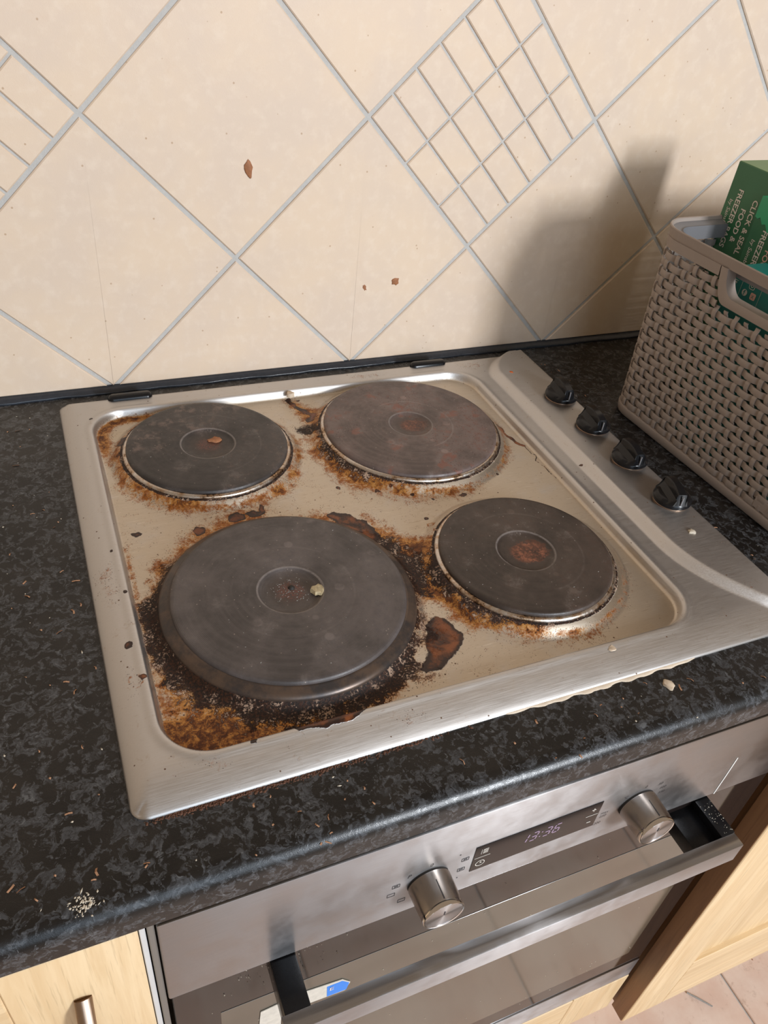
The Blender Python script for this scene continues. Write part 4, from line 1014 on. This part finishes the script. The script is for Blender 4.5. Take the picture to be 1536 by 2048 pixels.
for i in range(NR):
    V = []; F = []; u = i * PITCH; prev = None; hw = 0.0025
    for k in range(ROWS * 6 + 1):
        z = Z0 - DZ * 0.6 + (ROWS + 0.2) * DZ * k / (ROWS * 6); ph = (z - Z0) / DZ + i
        off = -0.0011 * max(-1, min(1, 2.2 * math.cos(math.pi * ph)))
        cur = None
        if not opening(u, z, 0.0125) and z < 0.212:
            n0 = len(V)
            for du, do in ((-hw, -0.0008), (-hw, 0.0004), (-hw * 0.6, 0.0007), (hw * 0.6, 0.0007), (hw, 0.0004)): V.append(at(u + du, z, off + do))
            cur = n0
        if prev is not None and cur is not None:
            for q in range(5): F.append((prev + q, cur + q, cur + (q + 1) % 5, prev + (q + 1) % 5))
        prev = cur
    link('woven_rib', from_np('rib', V, F), MT['basket'], bas, smooth=38)
def loop_profile(prof, name, mat, u0=0.0, u1=None, n=200, closed=True):
    """prof: closed list of (z, off)"""
    u1 = L0 if u1 is None else u1; V = []; F = []; m_ = len(prof)
    for k in range(n + (0 if closed else 1)):
        u = u0 + (u1 - u0) * k / n
        for z, off in prof: V.append(at(u, z, off))
    tot = n
    for k in range(tot):
        a = k * m_; b = ((k + 1) % n if closed else k + 1) * m_
        for q in range(m_): F.append((a + q, a + (q + 1) % m_, b + (q + 1) % m_, b + q))
    return link(name, from_np(name, V, F), mat, bas, smooth=45)
# base band, rim, inner ledge
loop_profile([(0.0, -0.004), (0.0, -0.0005), (0.0025, 0.0022), (0.0110, 0.0030), (0.0125, 0.0022), (0.0130, -0.001), (0.003, -0.002)], 'base_band', MT['basket'])
loop_profile([(0.2185, -0.0020), (0.2185, 0.0012), (0.2265, 0.0028), (0.2295, 0.0034), (0.2305, 0.0026), (0.2300, 0.0008), (0.2270, -0.0004)], 'rim', MT['basket'])
loop_profile([(0.2240, -0.0105), (0.2268, -0.0005), (0.2255, 0.0005), (0.2225, -0.0095), (0.2100, -0.0105), (0.2100, -0.0120), (0.2250, -0.0118)], 'inner_ledge', MT['ledge'])
# solid skirt below the rim (outside the handle openings) and frame round each opening
gu = 0.0560
for s in (0.0,):
    loop_profile([(0.2070, -0.0016), (0.2080, 0.0016), (0.2190, 0.0026), (0.2190, -0.0016)], 'rim_skirt', MT['basket'], gu - 0.004, L0 - gu + 0.004, 200, False)
# opening frame: lofted band between inner and outer outlines
def frame():
    # outline in (u, z): starts at top left, down, across, up
    def outline(g):
        hw_t = 0.0425 + g; hw_b = 0.0340 + g; zt = 0.2190; zb = 0.193 - g; r = 0.010; pts = []
        pts.append((-hw_t, zt))
        c = []
        for t in np.linspace(0, 1, 9):
            # quadratic fillet round the lower corner
            p0 = (-hw_t + (hw_t - hw_b) * 0.35, zt + (zb - zt) * 0.45); p1 = (-hw_b, zb); p2 = (-hw_b + r, zb)
            x = (1 - t) ** 2 * p0[0] + 2 * t * (1 - t) * p1[0] + t * t * p2[0]; z = (1 - t) ** 2 * p0[1] + 2 * t * (1 - t) * p1[1] + t * t * p2[1]; c.append((x, z))
        pts += c
        for t in np.linspace(0.1, 0.9, 7): pts.append((-hw_b + r + t * 2 * (hw_b - r), zb))
        pts += [(-x, z) for x, z in c[::-1]] + [(hw_t, zt)]
        return pts
    A = outline(0.0); B = outline(0.0095); V = []; F = []
    for (a, b) in zip(A, B):
        mx = ((a[0] + b[0]) / 2, (a[1] + b[1]) / 2)
        V += [at(a[0], a[1], -0.0105), at(a[0], a[1], 0.0022), at(mx[0], mx[1], 0.0030), at(b[0], b[1], 0.0020), at(b[0], b[1], -0.0012)]
    for k in range(len(A) - 1):
        for q in range(5):
            F.append((k * 5 + q, k * 5 + (q + 1) % 5, (k + 1) * 5 + (q + 1) % 5, (k + 1) * 5 + q))
    # corner web from the frame up to the skirt
    return from_np('handle_frame', V, F)
link('handle_frame', frame(), MT['basket'], bas, smooth=50)
# floor of basket
mb = MB().prism(rrect(-BW / 2 + 0.003, -BL / 2 + 0.003, BW / 2 - 0.003, BL / 2 - 0.003, 0.027), 0.002, 0.005); mb.build('basket_floor', MT['basket'], bas)
# embossed name plate low on the side
pl = MB().box((-0.0003, -0.030, 0.0), (0.0012, 0.030, 0.0125), 0.0004, 1).build('name_plate', MT['basket'], bas, (-BW / 2 - 0.0018, -0.120, 0.0145))
tm = text_mesh('Home', 0.0105, extrude=0.0004, align='CENTER', shear=0.15); tm.transform(Matrix.Rotation(math.radians(-90), 4, 'Z') @ Matrix.Rotation(math.radians(90), 4, 'X'))
link('embossed_lettering', tm, MT['basket'], pl, (-0.0004, 0, 0.0028))

# ------------------------------------------------------------------ cartons in the basket
def carton(name, loc, rz, w, d, h, mat, label, topmat=None, lean=(0, 0), flap=True):
    """front face looks to -x; w along y (centre to -y), d along +x; origin = lower front corner nearest the wall"""
    t = empty(name, loc, rz); t.rotation_euler = (lean[0], lean[1], rz); tag(t, label, 'box', 'cartons standing in the basket')
    MB().box((0, -w, 0), (d, 0, h), 0.0006, 1).build('carton_body', mat, t)
    if topmat:
        MB().box((0.0006, -w + 0.0006, h - 0.0001), (d - 0.0006, -0.0006, h + 0.0005), 0.0002, 1).build('top_flap', topmat, t)
    return t
def side_text(t, body, y, z, size, mat, align='LEFT', shear=0, down=True, spacing=1.0, bold=0.0):
    me = text_mesh(body, size, shear=shear, align=align, spacing=spacing, bold=bold)
    # text local x -> -z (reads downwards), text up -> +... the viewer looks along +x
    me.transform(Matrix(((0, 0, -1, -0.0004), (0, -1, 0, 0), (-1, 0, 0, 0), (0, 0, 0, 1))) if down else Matrix(((0, 0, -1, -0.0004), (-1, 0, 0, 0), (0, 1, 0, 0), (0, 0, 0, 1))))
    return link('lettering', me, mat, t, (0, y, z))
g1 = carton('freezer_bag_box', (0.6010, -0.1470, 0.0052), math.radians(1.5), 0.0540, 0.0700, 0.2830, MT['green'], 'dark green freezer bag carton standing upright at the wall side of the basket', MT['greentop'], lean=(math.radians(0.6), 0))
H = 0.2830
for body, y, z, s, sh, al in (('CLICK & SEAL', -0.0385, -0.0290, 0.0098, 0, 'LEFT'), ('FOOD &', -0.0265, -0.0420, 0.0098, 0, 'LEFT'), ('FREEZER BAGS', -0.0145, -0.0250, 0.0098, 0, 'LEFT'), ("by Sainsbury's", -0.0065, -0.0380, 0.0072, 0.1, 'LEFT')):
    side_text(g1, body, y - (0.0 if s < 0.009 else 0.0), H + z, s, MT['whiteprint'], shear=sh, bold=0.00018 if s > 0.009 else 0.0)
g2 = carton('freezer_bag_box', (0.5960, -0.2030, 0.0052), math.radians(2), 0.0700, 0.0720, 0.2620, MT['green'], 'torn-open freezer bag carton with bright green flap beside the dark green one', MT['brightgreen'])
jag = [(0.0, 0.241), (-0.004, 0.2395), (-0.007, 0.242), (-0.012, 0.236), (-0.0165, 0.2375), (-0.022, 0.2305), (-0.028, 0.233), (-0.040, 0.228), (-0.052, 0.231), (-0.070, 0.227), (-0.070, 0.2625), (0.0, 0.2625)]
mb = MB(); q = [mb.bm.verts.new((-0.0006, y, z)) for y, z in jag]; q2 = [mb.bm.verts.new((0.0004, y, z)) for y, z in jag]
mb.bm.faces.new(q)
for k in range(len(q)): mb.bm.faces.new((q[k], q[(k + 1) % len(q)], q2[(k + 1) % len(q)], q2[k]))
mb.build('torn_flap', MT['brightgreen'], g2, smooth=None)
side_text(g2, 'FREEZER BAGS', -0.0170, 0.2320, 0.0098, MT['whiteprint'], bold=0.00018); side_text(g2, 'FOOD &', -0.0290, 0.2150, 0.0098, MT['pink'], bold=0.00018); side_text(g2, "by Sainsbury's", -0.0070, 0.2190, 0.0072, MT['whiteprint'], shear=0.1)
g3 = carton('teal_carton', (0.5420, -0.2460, 0.0052), math.radians(2), 0.0740, 0.0480, 0.2060, MT['teal'], 'teal carton with social media icons seen through the basket handle', None)
def icon_strokes(t, segs, w, mat, name='icon'):
    mb = MB()
    for (y0, z0, y1, z1) in segs:
        a = Vector((0, y0, z0)); b = Vector((0, y1, z1)); d = (b - a).normalized(); n = Vector((0, -d.z, d.y)) * w / 2
        qq = [mb.bm.verts.new((-0.0005, p.y, p.z)) for p in (a + n, b + n, b - n, a - n)]; mb.bm.faces.new(qq)
    return mb.build(name, mat, t, smooth=None)
def ring_s(cy, cz, r, n=14): return [(cy + r * math.cos(2 * math.pi * k / n), cz + r * math.sin(2 * math.pi * k / n), cy + r * math.cos(2 * math.pi * (k + 1) / n), cz + r * math.sin(2 * math.pi * (k + 1) / n)) for k in range(n)]
def rr_s(y0, z0, y1, z1, r):
    P = rrect(y0, z0, y1, z1, r, 3); return [(*P[k], *P[(k + 1) % len(P)]) for k in range(len(P))]
iy, iz = -0.0330, 0.1975
icon_strokes(g3, rr_s(iy - 0.0035, iz - 0.0035, iy + 0.0035, iz + 0.0035, 0.0018) + ring_s(iy, iz, 0.0016), 0.0006, MT['whiteprint'], 'camera_icon')
mb = MB(); q = [mb.bm.verts.new((-0.0004, -0.0265 + 0.0034 * math.cos(a), 0.1880 + 0.0034 * math.sin(a))) for a in np.linspace(0, 2 * math.pi, 20, endpoint=False)]; mb.bm.faces.new(q); mb.build('round_icon', MT['whiteprint'], g3)
side_text(g3, 'f', -0.0252, 0.1855, 0.0075, MT['teal'], down=False, bold=0.0002).location.x = -0.0003
mb = MB(); q = [mb.bm.verts.new((-0.0004, y, z)) for y, z in rrect(-0.0415, 0.1845, -0.0345, 0.1915, 0.0014, 3)]; mb.bm.faces.new(q); mb.build('square_icon', MT['pink'], g3)
side_text(g3, 'X', -0.0360, 0.1860, 0.0055, MT['teal'], down=False).location.x = -0.0003
icon_strokes(g3, [(-0.0240, 0.1790, -0.0420, 0.1790), (-0.0260, 0.1755, -0.0400, 0.1755)], 0.0010, MT['whiteprint'], 'printed_lines')
icon_strokes(g3, rr_s(-0.0460, 0.1700, -0.0200, 0.2030, 0.002), 0.0003, MT['whiteprint'], 'printed_frame')
side_text(g3, 'it', -0.0090, 0.1965, 0.0085, MT['whiteprint'], down=True); side_text(g3, 't', -0.0110, 0.1860, 0.0080, MT['whiteprint'], down=True)
g4 = carton('dark_teal_carton', (0.5480, -0.3230, 0.0052), math.radians(2), 0.0700, 0.0480, 0.2040, MT['darkteal'], 'darker teal carton at the front side of the basket', None)
